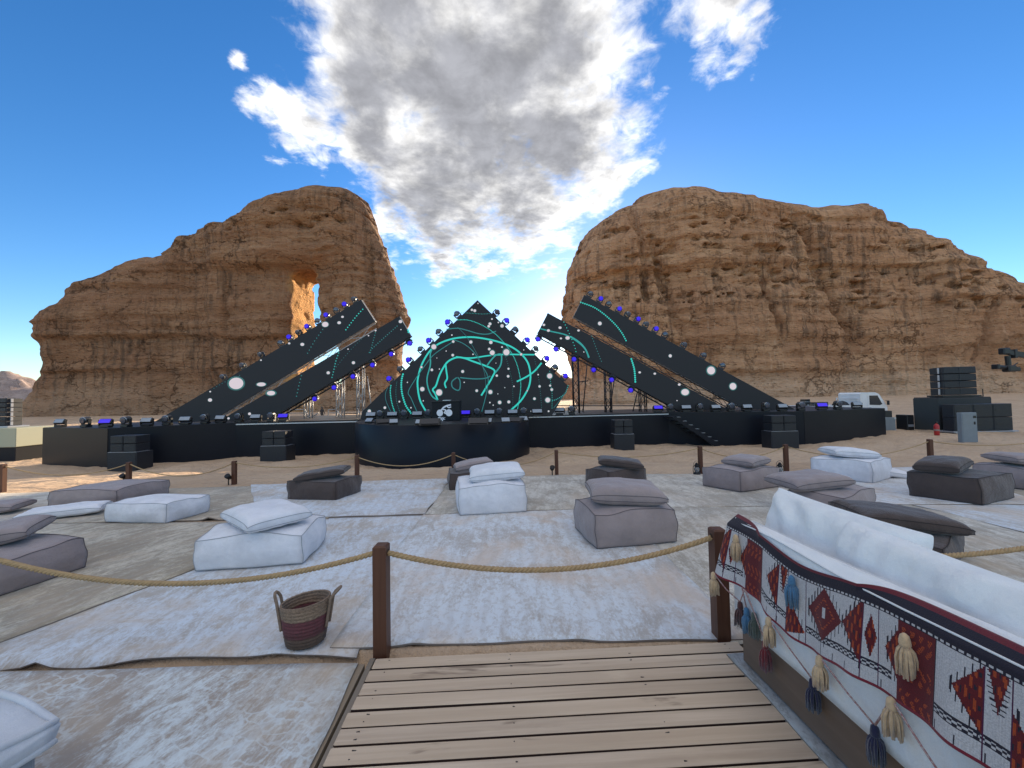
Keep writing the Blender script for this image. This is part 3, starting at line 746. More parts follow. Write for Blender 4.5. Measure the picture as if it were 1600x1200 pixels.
FAR = [(-190, 728, 775), (4, 725, 769), (201, 722, 757), (366, 720, 757), (558, 711, 753), (709, 707, 750), (870, 703, 743), (1095, 697, 741), (1229, 694, 738), (1455, 686, 732), (1680, 676, 726)]
FARL = ['left of the frame', 'at the left edge, by the sunlit sand', 'behind the mauve pouf at left', 'left of the second front speaker', 'at the left end of the curved riser', 'in front of the curved riser',
        'right of the curved riser', 'behind the light grey pouf', 'in front of the right stage speaker', 'in front of the speaker cabinets at right', 'right of the frame']
fpos = []
for (x, t0, b0), w in zip(FAR, FARL):
    p = gp(x, b0); h = at(x, t0, p.y).z - p.z; fpos.append((p, h))
    post('thin brown post ' + w, p, h, 0.075, 0.0, G_FAR)
for i in range(len(fpos)-1):
    (p, h), (q, k) = fpos[i], fpos[i+1]
    mb = MB().path(catenary(p+Vector((0, 0, h*0.93)), q+Vector((0, 0, k*0.93)), 0.16+0.06*(i % 3), 40), 0.011, 6)
    tag(mb.build('rope', ROPE, None, True), 'thin rope running right from the post %s' % FARL[i], 'rope', G_FAR)
BLACKM = mat('black_metal', (0.02, 0.02, 0.022), 0.45, 0.6)
GLASS = mat('lantern_glass', (0.35, 0.36, 0.36), 0.1, 0.0); GLASS.node_tree.nodes['Principled BSDF'].inputs['Transmission Weight'].default_value = 0.7
def lantern(label, p, h=0.30):
    t = thing('lantern', label, 'lantern', p, 0.0, 'lanterns by the rope posts'); s = h
    MB().lathe([(0.24*s, 0), (0.26*s, 0.05*s), (0.22*s, 0.16*s), (0.15*s, 0.2*s)], 14).build('fuel_tank', BLACKM, t, True)
    MB().lathe([(0.13*s, 0.2*s), (0.19*s, 0.36*s), (0.18*s, 0.46*s), (0.12*s, 0.58*s)], 14).build('globe', GLASS, t, True)
    MB().lathe([(0.14*s, 0.58*s), (0.16*s, 0.62*s), (0.10*s, 0.70*s), (0.08*s, 0.80*s), (0.10*s, 0.82*s), (0.03*s, 0.88*s)], 14).build('chimney', BLACKM, t, True)
    for sx in (-1, 1): MB().path([(sx*0.22*s, 0, 0.12*s), (sx*0.27*s, 0, 0.3*s), (sx*0.25*s, 0, 0.6*s), (sx*0.10*s, 0, 0.76*s)], 0.022*s, 6).build('side_tube', BLACKM, t, True)
    MB().path([(0.24*s*math.cos(a), 0, 0.70*s+0.30*s*math.sin(a)) for a in np.linspace(0, math.pi, 12)], 0.012*s, 5).build('bail_handle', BLACKM, t, True)
for (x, y, w) in [(1089, 742, 'left of the post behind the light grey pouf'), (1219, 742, 'left of the post near the right stage speaker'), (1447, 736, 'behind the brown pouf at the far right post')]:
    lantern('small black oil lantern ' + w, gp(x, y))
def spot(label, p):
    t = thing('ground_spotlight', label, 'spotlight', p, 0, 'small ground spotlights')
    MB().tube((0, 0, -0.05), (0, 0, 0.13), 0.012, 6).build('stake', BLACKM, t)
    MB().lathe([(0.03, -0.06), (0.05, 0.0), (0.055, 0.06), (0.045, 0.065)], 12, Matrix.Rotation(R(50), 3, 'X'), (0, 0, 0.17)).build('lamp_head', BLACKM, t, True)
for (x, y, w) in [(863, 744, 'beside the post right of the curved riser'), (357, 758, 'beside the post left of the second front speaker'), (193, 757, 'beside the post behind the mauve pouf')]:
    spot('tiny black ground spotlight ' + w, gp(x, y))

# ------------------------------------------------------------------ poufs and cushions
def pouf_mesh(L, W, H, seed, bul=0.035):
    r_ = random.Random(seed); n = 14; idx = {}; V = []; F = []
    ph = [r_.uniform(0, 6.28) for _ in range(8)]
    def vid(i, j, k):
        key = (i, j, k)
        if key in idx: return idx[key]
        a, b_, c = [2*q/n-1 for q in (i, j, k)]
        x, y, z = a*L/2, b_*W/2, (c+1)*H/2
        sx = (1-b_*b_)*(1-c*c*0.75); sy = (1-a*a)*(1-c*c*0.75); sz = (1-a*a)*(1-b_*b_)
        x += bul*1.1*sx*a*abs(a)**3; y += bul*1.1*sy*b_*abs(b_)**3
        if c > -0.9: z += (bul*0.9*sz*max(0, c)**3)
        # corners pulled in and sagging, uneven filling
        z -= 0.018*(abs(a*b_))**2*max(0, c)
        k_ = 0.5+0.5*c
        x += 0.006*math.sin(5*b_+ph[0]+2*c)*abs(a)**2 - 0.012*a*(1-k_)*0; y += 0.006*math.sin(5*a+ph[1]+2*c)*abs(b_)**2
        if c > 0: z += (0.016*math.sin(3.2*a+ph[2])*math.sin(2.7*b_+ph[3]) + 0.006*math.sin(7*a+4*b_+ph[4]))*c
        wr = math.exp(-((abs(a)-1)/0.22)**2)*math.exp(-((abs(b_)-1)/0.22)**2)*(1-c*c)
        wr *= min(1.0, max(0.0, (H-0.15)*10))
        x += 0.006*wr*math.sin(3.6*c+ph[5])*math.copysign(1, a); y += 0.006*wr*math.sin(3.2*c+ph[6])*math.copysign(1, b_)
        x += 0.010*a*(1-abs(c)); y += 0.010*b_*(1-abs(c))
        idx[key] = len(V); V.append((x, y, max(z, 0.0))); return idx[key]
    for i in range(n):
        for j in range(n):
            F.append((vid(i, j, 0), vid(i, j+1, 0), vid(i+1, j+1, 0), vid(i+1, j, 0)))
            F.append((vid(i, j, n), vid(i+1, j, n), vid(i+1, j+1, n), vid(i, j+1, n)))
            F.append((vid(i, 0, j), vid(i+1, 0, j), vid(i+1, 0, j+1), vid(i, 0, j+1)))
            F.append((vid(i, n, j), vid(i, n, j+1), vid(i+1, n, j+1), vid(i+1, n, j)))
            F.append((vid(0, i, j), vid(0, i, j+1), vid(0, i+1, j+1), vid(0, i+1, j)))
            F.append((vid(n, i, j), vid(n, i+1, j), vid(n, i+1, j+1), vid(n, i, j+1)))
    edges = []
    for (q) in (0, n):
        ring = [(i, 0, q) for i in range(n)] + [(n, j, q) for j in range(n)] + [(i, n, q) for i in range(n, 0, -1)] + [(0, j, q) for j in range(n, 0, -1)]
        edges.append(([Vector(V[vid(*k)]) for k in ring], True))
    for (a, b_) in ((0, 0), (n, 0), (n, n), (0, n)): edges.append(([Vector(V[vid(a, b_, k)]) for k in range(n+1)], False))
    return V, F, edges
def pouf(label, L, W, H, color, loc, rz, seed, group='floor poufs on the carpets'):
    t = thing('pouf', label, 'pouf', loc, rz, group)
    V, F, E = pouf_mesh(L, W, H, seed)
    me = bpy.data.meshes.new('body'); me.from_pydata(V, [], F)
    o = link_mesh('body', me, t, [FAB[color]], True)
    mb = MB()
    for (pts, cl) in E: mb.path([p*1.0 + Vector((0, 0, 0.002)) for p in pts], 0.0034, 5, cl)
    mb.build('piping', PIPE[color], t, True)
    return t
def pillow_mesh(L, W, T, seed, band=0.07, pinch=0.045):
    r_ = random.Random(seed); n = 26; V = []; F = []
    ph = [r_.uniform(0, 6.28) for _ in range(8)]
    def pos(a, b_, side):
        x = a*L/2*(1 - pinch*(1-b_*b_)*abs(a)**2); y = b_*W/2*(1 - pinch*(1-a*a)*abs(b_)**2)
        e = (max(0, 1-abs(a)**3.2)*max(0, 1-abs(b_)**4.2))**0.44
        z = band/2*(1-0.55*(abs(a*b_))**6) + (T-band)/2*e
        edge = max(abs(a), abs(b_))
        z += 0.007*math.sin(6*a+ph[0]+2.5*b_)*math.sin(5*b_+ph[1])*e + 0.006*math.sin(14*math.atan2(b_, a)+ph[2])*edge**5*(1-edge**14)
        if side < 0: z *= 0.8
        return (x, y, z*side)
    N2 = n+1
    for side in (1, -1):
        for j in range(N2):
            for i in range(N2): V.append(pos(2*i/n-1, 2*j/n-1, side))
    o = N2*N2
    for j in range(n):
        for i in range(n):
            a = j*N2+i; F.append((a, a+1, a+1+N2, a+N2)); F.append((o+a, o+a+N2, o+a+1+N2, o+a+1))
    rim = [i for i in range(n)] + [j*N2+n for j in range(n)] + [n*N2+i for i in range(n, 0, -1)] + [j*N2 for j in range(n, 0, -1)]
    for a, b_ in zip(rim, rim[1:]+rim[:1]): F.append((a, o+a, o+b_, b_))
    return V, F, [[Vector(V[i]) for i in rim], [Vector(V[o+i]) for i in rim]]
def pillow(label, L, W, T, color, loc, rot, seed, band=0.07, group='loose cushions on and beside the poufs', piping=True, name='cushion', cat='cushion'):
    t = thing(name, label, cat, loc, 0, group); t.rotation_euler = rot
    V, F, E = pillow_mesh(L, W, T, seed, band)
    me = bpy.data.meshes.new('cover'); me.from_pydata(V, [], F); link_mesh('cover', me, t, [FAB[color]], True)
    if piping:
        mb = MB()
        for e in E: mb.path(e, 0.0032, 5, True)
        mb.build('piping', PIPE[color], t, True)
    return t
def pouf_px(label, left, near, right, H, color, seed, pil=None, grow=1.0):
    a, n_, b_ = [gp(*p) for p in (left, near, right)]
    u = (b_-n_); v = (a-n_); u.z = v.z = 0
    L, W = u.length, v.length
    # squared corner: turn both sides towards being perpendicular
    au, av = math.atan2(u.y, u.x), math.atan2(v.y, v.x)
    d = (av-au) % (2*math.pi); corr = (d-math.pi/2)/2
    if left[0] < near[0] and W > L*1.0: pass
    ang = au + corr
    L = min(max(L*math.cos(corr), 0.62), 1.05); W = min(max(W*math.cos(corr), 0.62), 1.0)
    ux = Vector((math.cos(ang), math.sin(ang), 0)); uy = Vector((-ux.y, ux.x, 0))
    c = n_ + ux*L/2 + uy*W/2
    slope = (ground_z(c.x, c.y+0.4)-ground_z(c.x, c.y-0.4))/0.8
    c.z = ground_z(c.x, c.y) + 0.024
    t = pouf(label, L, W, H, color, c, ang, seed)
    t.rotation_euler = (Matrix.Rotation(math.atan(slope), 3, 'X') @ Matrix.Rotation(ang, 3, 'Z')).to_euler()
    if pil:
        lab, col, x0, x1, y0, y1, yaw, tx, ty, T = pil; T *= 1.30
        D = c.y; xc = (x0+x1)/2
        p = at(xc, (y0+y1)/2, D)
        wpx = (x1-x0)/FPX*D
        Lp = min(0.80, max(0.5, wpx/ (abs(math.cos(yaw)) + 0.72*abs(math.sin(yaw))))); Wp = Lp*0.74
        rot = Matrix.Rotation(ty, 3, 'Y') @ Matrix.Rotation(tx, 3, 'X') @ Matrix.Rotation(yaw, 3, 'Z')
        z = c.z + H + 0.022 + T*0.40
        pillow(lab, Lp, Wp, T, col, (p.x, D, z), rot.to_euler(), seed+50)
    return t
pouf_px('white square pouf left of the basket with a white cushion on it', (300, 899), (472, 884), (509, 849), 0.30, 'white', 1,
        ('white cushion lying on the white pouf behind the basket', 'white', 344, 487, 780, 827, R(-38), R(0), R(0), 0.15))
pouf_px('low white pouf without a cushion beside the loose white cushion at left', (161, 819), (259, 820), (322, 803), 0.25, 'white', 2)
pouf_px('mauve grey pouf without a cushion near the left rope post', (92, 784), (181, 793), (228, 771), 0.27, 'grey', 3)
pouf_px('mauve grey pouf cut by the left edge of the picture', (-140, 905), (-22, 943), (87, 902), 0.29, 'grey', 4,
        ('mauve grey cushion on the pouf cut by the left edge', 'grey', -95, 50, 822, 864, R(30), R(4), R(-4), 0.14))
pouf_px('dark brown pouf left of the curved riser with a brown cushion', (450, 782), (524, 784), (563, 770), 0.30, 'brown', 5,
        ('dark brown cushion tilted on the brown pouf left of the curved riser', 'brown', 464, 547, 723, 749, R(12), R(0), R(-7), 0.12))
pouf_px('dark brown pouf hidden behind the white centre stack', (694, 755), (703, 768), (772, 766), 0.30, 'brown', 6,
        ('mauve grey cushion on the brown pouf behind the white centre stack', 'grey', 706, 772, 714, 740, R(14), R(0), R(-8), 0.14))
pouf_px('white pouf in the middle of the carpets with a white cushion', (711, 783), (718, 808), (823, 803), 0.38, 'white', 7,
        ('white cushion on the white pouf in the middle', 'white', 729, 821, 734, 764, R(6), R(3), R(-3), 0.17))
pouf_px('large mauve grey pouf behind the boardwalk rope with a grey cushion', (896, 828), (932, 861), (1060, 852), 0.36, 'grey', 8,
        ('mauve grey cushion on the large grey pouf behind the boardwalk rope', 'grey', 907, 1042, 753, 792, R(-4), R(2), R(2), 0.18))
pouf_px('dark brown pouf behind the large grey pouf', (912, 762), (951, 768), (1026, 763), 0.32, 'brown', 9,
        ('dark brown cushion on the brown pouf behind the large grey pouf', 'brown', 926, 1011, 715, 738, R(-12), R(0), R(6), 0.14))
pouf_px('light mauve grey pouf beside two small lanterns', (1101, 760), (1158, 771), (1221, 760), 0.34, 'grey', 10,
        ('mauve grey cushion on the pouf between the two lanterns', 'grey', 1128, 1204, 713, 739, R(35), R(0), R(0), 0.15))
pouf_px('white pouf at right with a small white cushion on top', (1273, 746), (1364, 757), (1380, 746), 0.38, 'white', 11,
        ('small white cushion on top of the right white pouf', 'white', 1292, 1359, 702, 722, R(-10), R(0), R(4), 0.15))
pouf_px('low mauve grey pouf behind the white sofa pillows', (1231, 800), (1322, 816), (1403, 792), 0.27, 'grey', 12,
        ('long mauve grey cushion sliding off the low grey pouf behind the sofa', 'grey', 1203, 1321, 735, 767, R(4), R(0), R(-4), 0.16))
pouf_px('large dark brown pouf at right with a folded brown cushion', (1423, 776), (1534, 792), (1586, 777), 0.36, 'brown', 13,
        ('dark brown cushion on the large brown pouf at right', 'brown', 1432, 1514, 712, 743, R(28), R(0), R(-6), 0.17))
pouf_px('mauve grey pouf cut by the right edge of the picture', (1541, 756), (1640, 772), (1700, 755), 0.34, 'grey', 14,
        ('mauve grey cushion on the pouf at the right edge', 'grey', 1560, 1650, 701, 722, R(-10), R(0), R(3), 0.15))
pouf_px('dark brown pouf directly behind the sofa pillows', (1335, 876), (1475, 908), (1537, 878), 0.26, 'brown', 15,
        ('big dark brown cushion behind the sofa pillows', 'brown', 1291, 1503, 779, 833, R(-14), R(0), R(5), 0.14))
p = gp(88, 812); pillow('loose white cushion lying on the carpet at left', 0.86, 0.44, 0.15, 'white', p + Vector((0, 0.12, 0.095)), (R(0), R(0), R(30)), 90)
p = gp(1400, 748); pillow('loose white cushion leaning against the right white pouf', 0.55, 0.45, 0.14, 'white', p + Vector((0, 0.1, 0.10)), (R(4), R(8), R(-14)), 91)
p = gp(-22, 806); pillow('mauve grey cushion at the left edge beside the loose white one', 0.66, 0.48, 0.16, 'grey', p + Vector((0, 0.1, 0.10)), (R(0), R(0), R(20)), 92)

# ------------------------------------------------------------------ basket
def basket():
    p = gp(477, 1012); t = thing('woven_basket', 'woven basket with two loop handles and a plum band beside the left post', 'basket', (p.x-0.015, p.y+0.035, 0.026), R(8)); t.scale = (0.93,)*3
    m = bpy.data.materials.new('seagrass'); m.use_nodes = True; tr = m.node_tree; b = tr.nodes['Principled BSDF']
    tc = tr.nodes.new('ShaderNodeTexCoord'); P = tc.outputs['Object']; sep = tr.nodes.new('ShaderNodeSeparateXYZ'); link(tr, P, sep.inputs[0])
    zz = mnode(tr, 'ADD', sep.outputs['Z'], mnode(tr, 'MULTIPLY_ADD', noise(tr, P, 20, 3), 0.03, -0.015))
    ramp = tr.nodes.new('ShaderNodeValToRGB'); cr = ramp.color_ramp
    stops = ((0.0, (0.10, 0.068, 0.05)), (0.22, (0.14, 0.09, 0.068)), (0.27, (0.115, 0.038, 0.043)), (0.44, (0.165, 0.048, 0.058)), (0.64, (0.155, 0.043, 0.053)), (0.68, (0.30, 0.21, 0.14)), (1.0, (0.27, 0.18, 0.12)))
    for k, (pos, cc) in enumerate(stops):
        e = cr.elements[0] if k == 0 else (cr.elements[-1] if k == len(stops)-1 else cr.elements.new(pos)); e.color = (*cc, 1)
    link(tr, mnode(tr, 'DIVIDE', zz, 0.30), ramp.inputs[0])
    br = noise(tr, vnode(tr, 'MULTIPLY', P, (60, 60, 160)), 1.0, 3, 0.6)
    link(tr, mixc(tr, mrange(tr, br, 0.35, 0.7, 0, 0.6), ramp.outputs[0], (0.05, 0.035, 0.03)), b.inputs['Base Color']); b.inputs['Roughness'].default_value = 0.9
    mb = MB(); n = 64; rows = 48; V = []
    def prof(k): 
        z = 0.285*k/rows; r = 0.118 + 0.036*(k/rows)**0.8
        return r + 0.0022*math.sin(k*math.pi*0.5), z
    for k in range(rows+1):
        r, z = prof(k)
        for i in range(n):
            a = 2*math.pi*i/n; rr = r + 0.0028*math.sin(a*26 + (k//2 % 2)*math.pi)
            V.append((rr*1.06*math.cos(a), rr*0.94*math.sin(a), z + 0.016*(k/rows)**3*math.cos(a+0.5)))
    F = [(k*n+i, k*n+(i+1) % n, (k+1)*n+(i+1) % n, (k+1)*n+i) for k in range(rows) for i in range(n)]
    o0 = len(V)
    for k in range(rows, -1, -1):
        r, z = prof(k); r -= 0.011
        for i in range(n):
            a = 2*math.pi*i/n; V.append((r*1.06*math.cos(a), r*0.94*math.sin(a), max(z, 0.012) + 0.016*(k/rows)**3*math.cos(a+0.5)))
    F += [(rows*n+i, rows*n+(i+1) % n, o0+(i+1) % n, o0+i) for i in range(n)]
    F += [(o0+k*n+i, o0+k*n+(i+1) % n, o0+(k+1)*n+(i+1) % n, o0+(k+1)*n+i) for k in range(rows) for i in range(n)]
    F += [tuple(o0+rows*n+i for i in range(n)), tuple(range(n-1, -1, -1))]
    mb.add(V, F).build('woven_wall', m, t, True)
    hm = mat('handle_braid', (0.27, 0.19, 0.135), 0.9, bump=(140, 0.5, 0.004), var=(50, 0.6, (0.14, 0.09, 0.065)))
    for sx, lean in ((-1, 0.02), (1, 0.055)):
        pts = []
        for q in np.linspace(0, 1, 30):
            if q < 0.4: y, z, x = -0.035, 0.10 + q/0.4*0.20, 0.142 + q/0.4*0.030
            elif q < 0.6:
                a = (q-0.4)/0.2*math.pi; y, z, x = -0.035*math.cos(a), 0.30 + 0.052*math.sin(a), 0.172 + lean*math.sin(a)
            else: y, z, x = 0.035, 0.30 - (q-0.6)/0.4*0.20, 0.172 - (q-0.6)/0.4*0.030
            pts.append((sx*x*1.04, y, z))
        MB().path(pts, 0.0105, 7).build('handle', hm, t, True)
basket()

# ------------------------------------------------------------------ ottoman at the lower left
def ottoman():
    z1 = 0.47
    c0 = on_z(86, 1112, z1)
    t = thing('ottoman', 'pale blue quilted ottoman cut by the lower left corner', 'ottoman', (c0.x, c0.y, 0.03), R(-14))
    gm = fabric('slate_canvas', (0.26, 0.28, 0.31)); wm = fabric('pale_ticking', (0.60, 0.62, 0.66))
    MB().box((-0.40, -0.33, 0.165), (0.74, 0.60, 0.33), None, 0.012).build('base', gm, t)
    V, F, E = pouf_mesh(0.80, 0.66, 0.105, 77, 0.018)
    me = bpy.data.meshes.new('mattress'); me.from_pydata([(x-0.40, y-0.33, z+0.335) for x, y, z in V], [], F); mt = link_mesh('mattress', me, t, [wm], True)
    mb = MB()
    for (pts, cl) in E[:2]: mb.path([p + Vector((-0.40, -0.33, 0.337)) for p in pts], 0.0125, 8, cl)
    mb.build('rolled_edge', wm, mt, True)
ottoman()
# ------------------------------------------------------------------ sofa with woven runner
def sofa():
    z0 = 0.045
    base = on_z(1157, 1030, z0)
    rz = math.atan(0.062)
    t = thing('sofa', 'low white sofa seen from behind with a dark timber plinth, lower right', 'sofa', (base.x, base.y, z0), rz)
    Ls = 2.2; H = at(1146, 812, base.y).z - z0; T = 0.12
    MB().box((0.44, -Ls/2, 0.115), (0.86, Ls-0.02, 0.23), None, 0.004).build('plinth', PLINTH, t)
    wm = FAB['pure']
    V, F, E = pouf_mesh(Ls, T, H-0.235, 5, 0.012)
    Mz = Matrix.Rotation(R(90), 3, 'Z')
    me = bpy.data.meshes.new('backrest'); me.from_pydata([tuple(Mz @ Vector(v) + Vector((T/2-0.012, -Ls/2, 0.234))) for v in V], [], F); bk = link_mesh('backrest', me, t, [wm], True)
    mb = MB(); mb.path([Mz @ p + Vector((T/2-0.012, -Ls/2, 0.234)) for p in E[1][0]], 0.004, 5, True); mb.build('seam', mat('white_seam', (0.66, 0.66, 0.66), 0.9), bk, True)
    V, F, E = pouf_mesh(Ls-0.1, 0.72, 0.20, 6, 0.02)
    me = bpy.data.meshes.new('seat'); me.from_pydata([tuple(Mz @ Vector(v) + Vector((0.50, -Ls/2, 0.234))) for v in V], [], F); link_mesh('seat', me, t, [wm], True)
    return t, H, Ls, T
SOFA, SH, SL, ST = sofa()

def runner_colour(s, v, rng):
    """woven pattern: s metres along the cloth, v 0 at the hem to 1 at the top"""
    W, K, Mn, O = (0.56, 0.525, 0.515), (0.018, 0.016, 0.028), (0.125, 0.010, 0.014), (0.40, 0.062, 0.016)
    if v > 0.965: return (0.15, 0.02, 0.03)
    if v > 0.86: return K
    if v > 0.825: return W if ((s/0.017) % 1) < 0.62 and 0.832 < v < 0.856 else K
    if v < 0.035: return (0.22, 0.02, 0.035)
    P = 0.78; q = (s+0.615) % P
    def teeth(d, along, per=0.016, ln=0.028): return 0 < d < ln and ((along/per) % 1) < 0.28
    def maroon(x, y):
        n = math.sin(x*310)*math.sin(y*62+math.sin(x*90))
        if n > 0.42: return O
        if n < -0.80: return K
        return Mn
    hh = 0.36
    y = v*hh
    if q < 0.115:                      # solid block with flame motif
        n = math.sin(q*240+3*math.sin(y*40))*math.sin(y*75)
        if 0.010 < q < 0.105 and n > 0.22 and math.sin(q*700+y*500) > -0.55 and math.sin(y*58) > -0.35: return O
        return Mn
    if q < 0.118: return K
    # triangle pointing to the left, tall
    if 0.16 < q < 0.235:
        hw = (q-0.165)/0.07*0.105; d = abs(y-0.19) - hw
        if q > 0.165 and d < 0: return maroon(q, y) if abs(d) > 0.006 else Mn
        if teeth(d, q): return K
    if 0.242 < q < 0.290 and y > 0.17:          # pendant points under the border
        hw = (y-0.17)/0.127*0.022
        if abs(q-0.266) < hw: return maroon(q, y)
        if abs(q-0.266) < hw+0.012 and ((y/0.016) % 1) < 0.28: return K
    if 0.666 < q < 0.710 and 0.10 < y < 0.27:
        if abs(q-0.688)/0.020 + abs(y-0.185)/0.085 < 1: return maroon(q, y)
    if 0.236 < q < 0.239 or 0.292 < q < 0.296: return (0.07, 0.012, 0.05)
    # low triangle
    if 0.296 < q < 0.385:
        hw = (0.385-q)/0.089*0.15
        top = 0.055 + hw
        if y < top and y > 0.055-hw*0.3: return maroon(q, y)
        if teeth(y-top, q, 0.016, 0.035): return K
    if 0.385 < q < 0.388: return (0.07, 0.012, 0.05)
    # large lozenge with a pale eye
    if 0.40 < q < 0.575:
        d = abs(q-0.487)/0.088 + abs(y-0.185)/0.115
        if abs(q-0.487) < 0.008 and abs(y-0.19) < 0.022: return W
        if d < 0.62 and d > 0.52: return O if ((y/0.012) % 1) < 0.5 else Mn
        if d < 1: return Mn
        if d < 1.32 and ((q/0.016) % 1) < 0.28: return K
    # half lozenges closing the repeat
    if 0.575 < q < 0.66:
        hw = (q-0.578)/0.082*0.125; d = abs(y-0.19) - hw
        if d < 0: return maroon(q, y)
        if teeth(d, q): return K
    if 0.66 < q < 0.663 or 0.712 < q < 0.715: return (0.07, 0.012, 0.05)
    if 0.735 < q:
        hw = (q-0.735)/0.045*0.09; d = abs(y-0.17) - hw
        if d < 0: return maroon(q, y)
        if teeth(d, q, 0.014): return K
    # chequered strip
    if 0.062 < y < 0.092 and (0.118 < q < 0.296 or 0.388 < q < 0.76):
        if y < 0.066 or y > 0.088: return K
        return K if (int(q/0.0115) + int((y-0.066)/0.0075)) % 2 else W
    if 0.012 < y < 0.04 and ((q/0.06) % 1) < 0.05: return K
    g = 1 + 0.05*math.sin(s*900) + rng.uniform(-.05, .05)
    return tuple(c*g for c in W)
def runner():
    L = 2.02; nu, nv = 620, 96
    t = thing('woven_runner', 'red, black and white woven runner with tassels draped over the sofa back', 'textile', SOFA.location, 0.062)
    rr = random.Random(4); V = []; cols = []
    def surf(u, v):
        """u 0..1 from the far end, v 0 hem .. 1 top"""
        s = u*L
        sag = 0.055*math.exp(-((s-0.52)/0.22)**2)
        top = SH + 0.012 - sag; hh = 0.335 + 0.01*math.sin(s*3)
        flare = 0.016 + (1-v)*(0.034 + 0.045*math.exp(-(s/0.10)**2)) + 0.012*math.sin(s*17+1.2)*(1-v)**0.8 + 0.006*math.sin(s*41)*(1-v)
        y = 0.015 - s; x = -0.012 - flare; z = top - (1-v)*hh
        if v > 0.90: # rolls over the edge of the backrest
            k = (v-0.90)/0.10*max(0.0, 1-sag/0.012); x = x*(1-k) + 0.030*k; z += 0.012*math.sin(k*math.pi*0.5) + 0.006*k
        if s < 0.05: y += 0.018*(1-v)*(1-s/0.05)
        return Vector((x, y, z))
    for j in range(nv+1):
        for i in range(nu+1): V.append(tuple(surf(i/nu, j/nv)))
    F = [(j*(nu+1)+i, j*(nu+1)+i+1, (j+1)*(nu+1)+i+1, (j+1)*(nu+1)+i) for j in range(nv) for i in range(nu)]
    me = bpy.data.meshes.new('cloth'); me.from_pydata(V, [], F)
    at_ = me.color_attributes.new('weave', 'FLOAT_COLOR', 'CORNER')
    buf = np.ones((len(F)*4, 4), np.float32); k = 0
    for j in range(nv):
        for i in range(nu):
            buf[k:k+4, :3] = runner_colour((i+0.5)/nu*L, (j+0.5)/nv, rr); k += 4
    at_.data.foreach_set('color', buf.ravel())
    m = bpy.data.materials.new('woven_wool'); m.use_nodes = True; tr = m.node_tree; b = tr.nodes['Principled BSDF']
    a = tr.nodes.new('ShaderNodeAttribute'); a.attribute_name = 'weave'
    tc = tr.nodes.new('ShaderNodeTexCoord'); n1 = noise(tr, tc.outputs['Object'], 260, 3, 0.6)
    link(tr, mixc(tr, mrange(tr, n1, 0.3, 0.75, 0, 0.35), a.outputs['Color'], (0.03, 0.02, 0.02)), b.inputs['Base Color'])
    b.inputs['Roughness'].default_value = 0.95; b.inputs['Specular IOR Level'].default_value = 0.15; b.inputs['Sheen Weight'].default_value = 0.2
    bn = tr.nodes.new('ShaderNodeBump'); bn.inputs['Strength'].default_value = 0.5; bn.inputs['Distance'].default_value = 0.003
    link(tr, n1, bn.inputs['Height']); link(tr, bn.outputs[0], b.inputs['Normal'])
    o = link_mesh('cloth', me, t, [m], True)
    sm = o.modifiers.new('solid', 'SOLIDIFY'); sm.thickness = 0.004; sm.offset = -1
    wool = {'sand': (0.58, 0.40, 0.235), 'blue': (0.06, 0.17, 0.30), 'green': (0.075, 0.095, 0.075), 'red': (0.16, 0.012, 0.018), 'navy': (0.012, 0.012, 0.045), 'maroon': (0.075, 0.02, 0.018)}
    wm = {k: mat(k+'_wool', c, 0.95, bump=(120, 0.6, 0.004), var=(60, 0.6, tuple(x*0.6 for x in c)), sheen=0.3) for k, c in wool.items()}
    def tassel(p, colour, ln=0.125, w=0.032, seed=0):
        r_ = random.Random(seed); p = Vector(p)
        head = MB().lathe([(0.004, 0.012), (0.012, 0.004), (w*0.52, -0.012), (w*0.55, -0.024), (w*0.40, -0.034)], 12, None, p)
        hd = head.build('tassel', wm[colour], t, True); hd['label'] = colour + ' wool tassel'
        sk = MB()
        for k in range(64):
            a = r_.uniform(0, 6.283); rr_ = math.sqrt(r_.random())
            a0 = Vector((math.cos(a)*w*0.34*rr_, math.sin(a)*w*0.34*rr_, -0.028))
            a1 = Vector((math.cos(a)*w*1.0*rr_, math.sin(a)*w*0.9*rr_, -ln*0.55)); a2 = Vector((math.cos(a)*w*(0.95+r_.uniform(-.1, .2))*rr_+r_.uniform(-.004, .004), math.sin(a)*w*0.9*rr_, -ln*r_.uniform(0.88, 1.08)))
            sk.path([p+a0, p+(a0+a1)/2+Vector((math.cos(a)*0.004, math.sin(a)*0.004, 0)), p+a1, p+a2], [0.0030, 0.0038, 0.0036, 0.0026], 4)
        sk.build('strands', wm[colour], hd, True)
    cordm = mat('twisted_cord', (0.28, 0.10, 0.10), 0.9, var=(150, 0.9, (0.5, 0.42, 0.38)))
    def cord(pts): MB().path(pts, 0.0036, 6).build('cord', cordm, t, True)
    hem = lambda s: surf(s/L, 0.02) + Vector((-0.006, 0, 0))
    # tassels sewn on the face
    for s, v, c, sd in ((0.105, 0.78, 'sand', 1), (0.50, 0.80, 'blue', 2), (0.985, 0.72, 'sand', 3), (1.36, 0.72, 'red', 4), (1.7, 0.74, 'sand', 5)):
        tassel(surf(s/L, v) + Vector((-0.022, 0, 0)), c, 0.125, 0.030, sd)
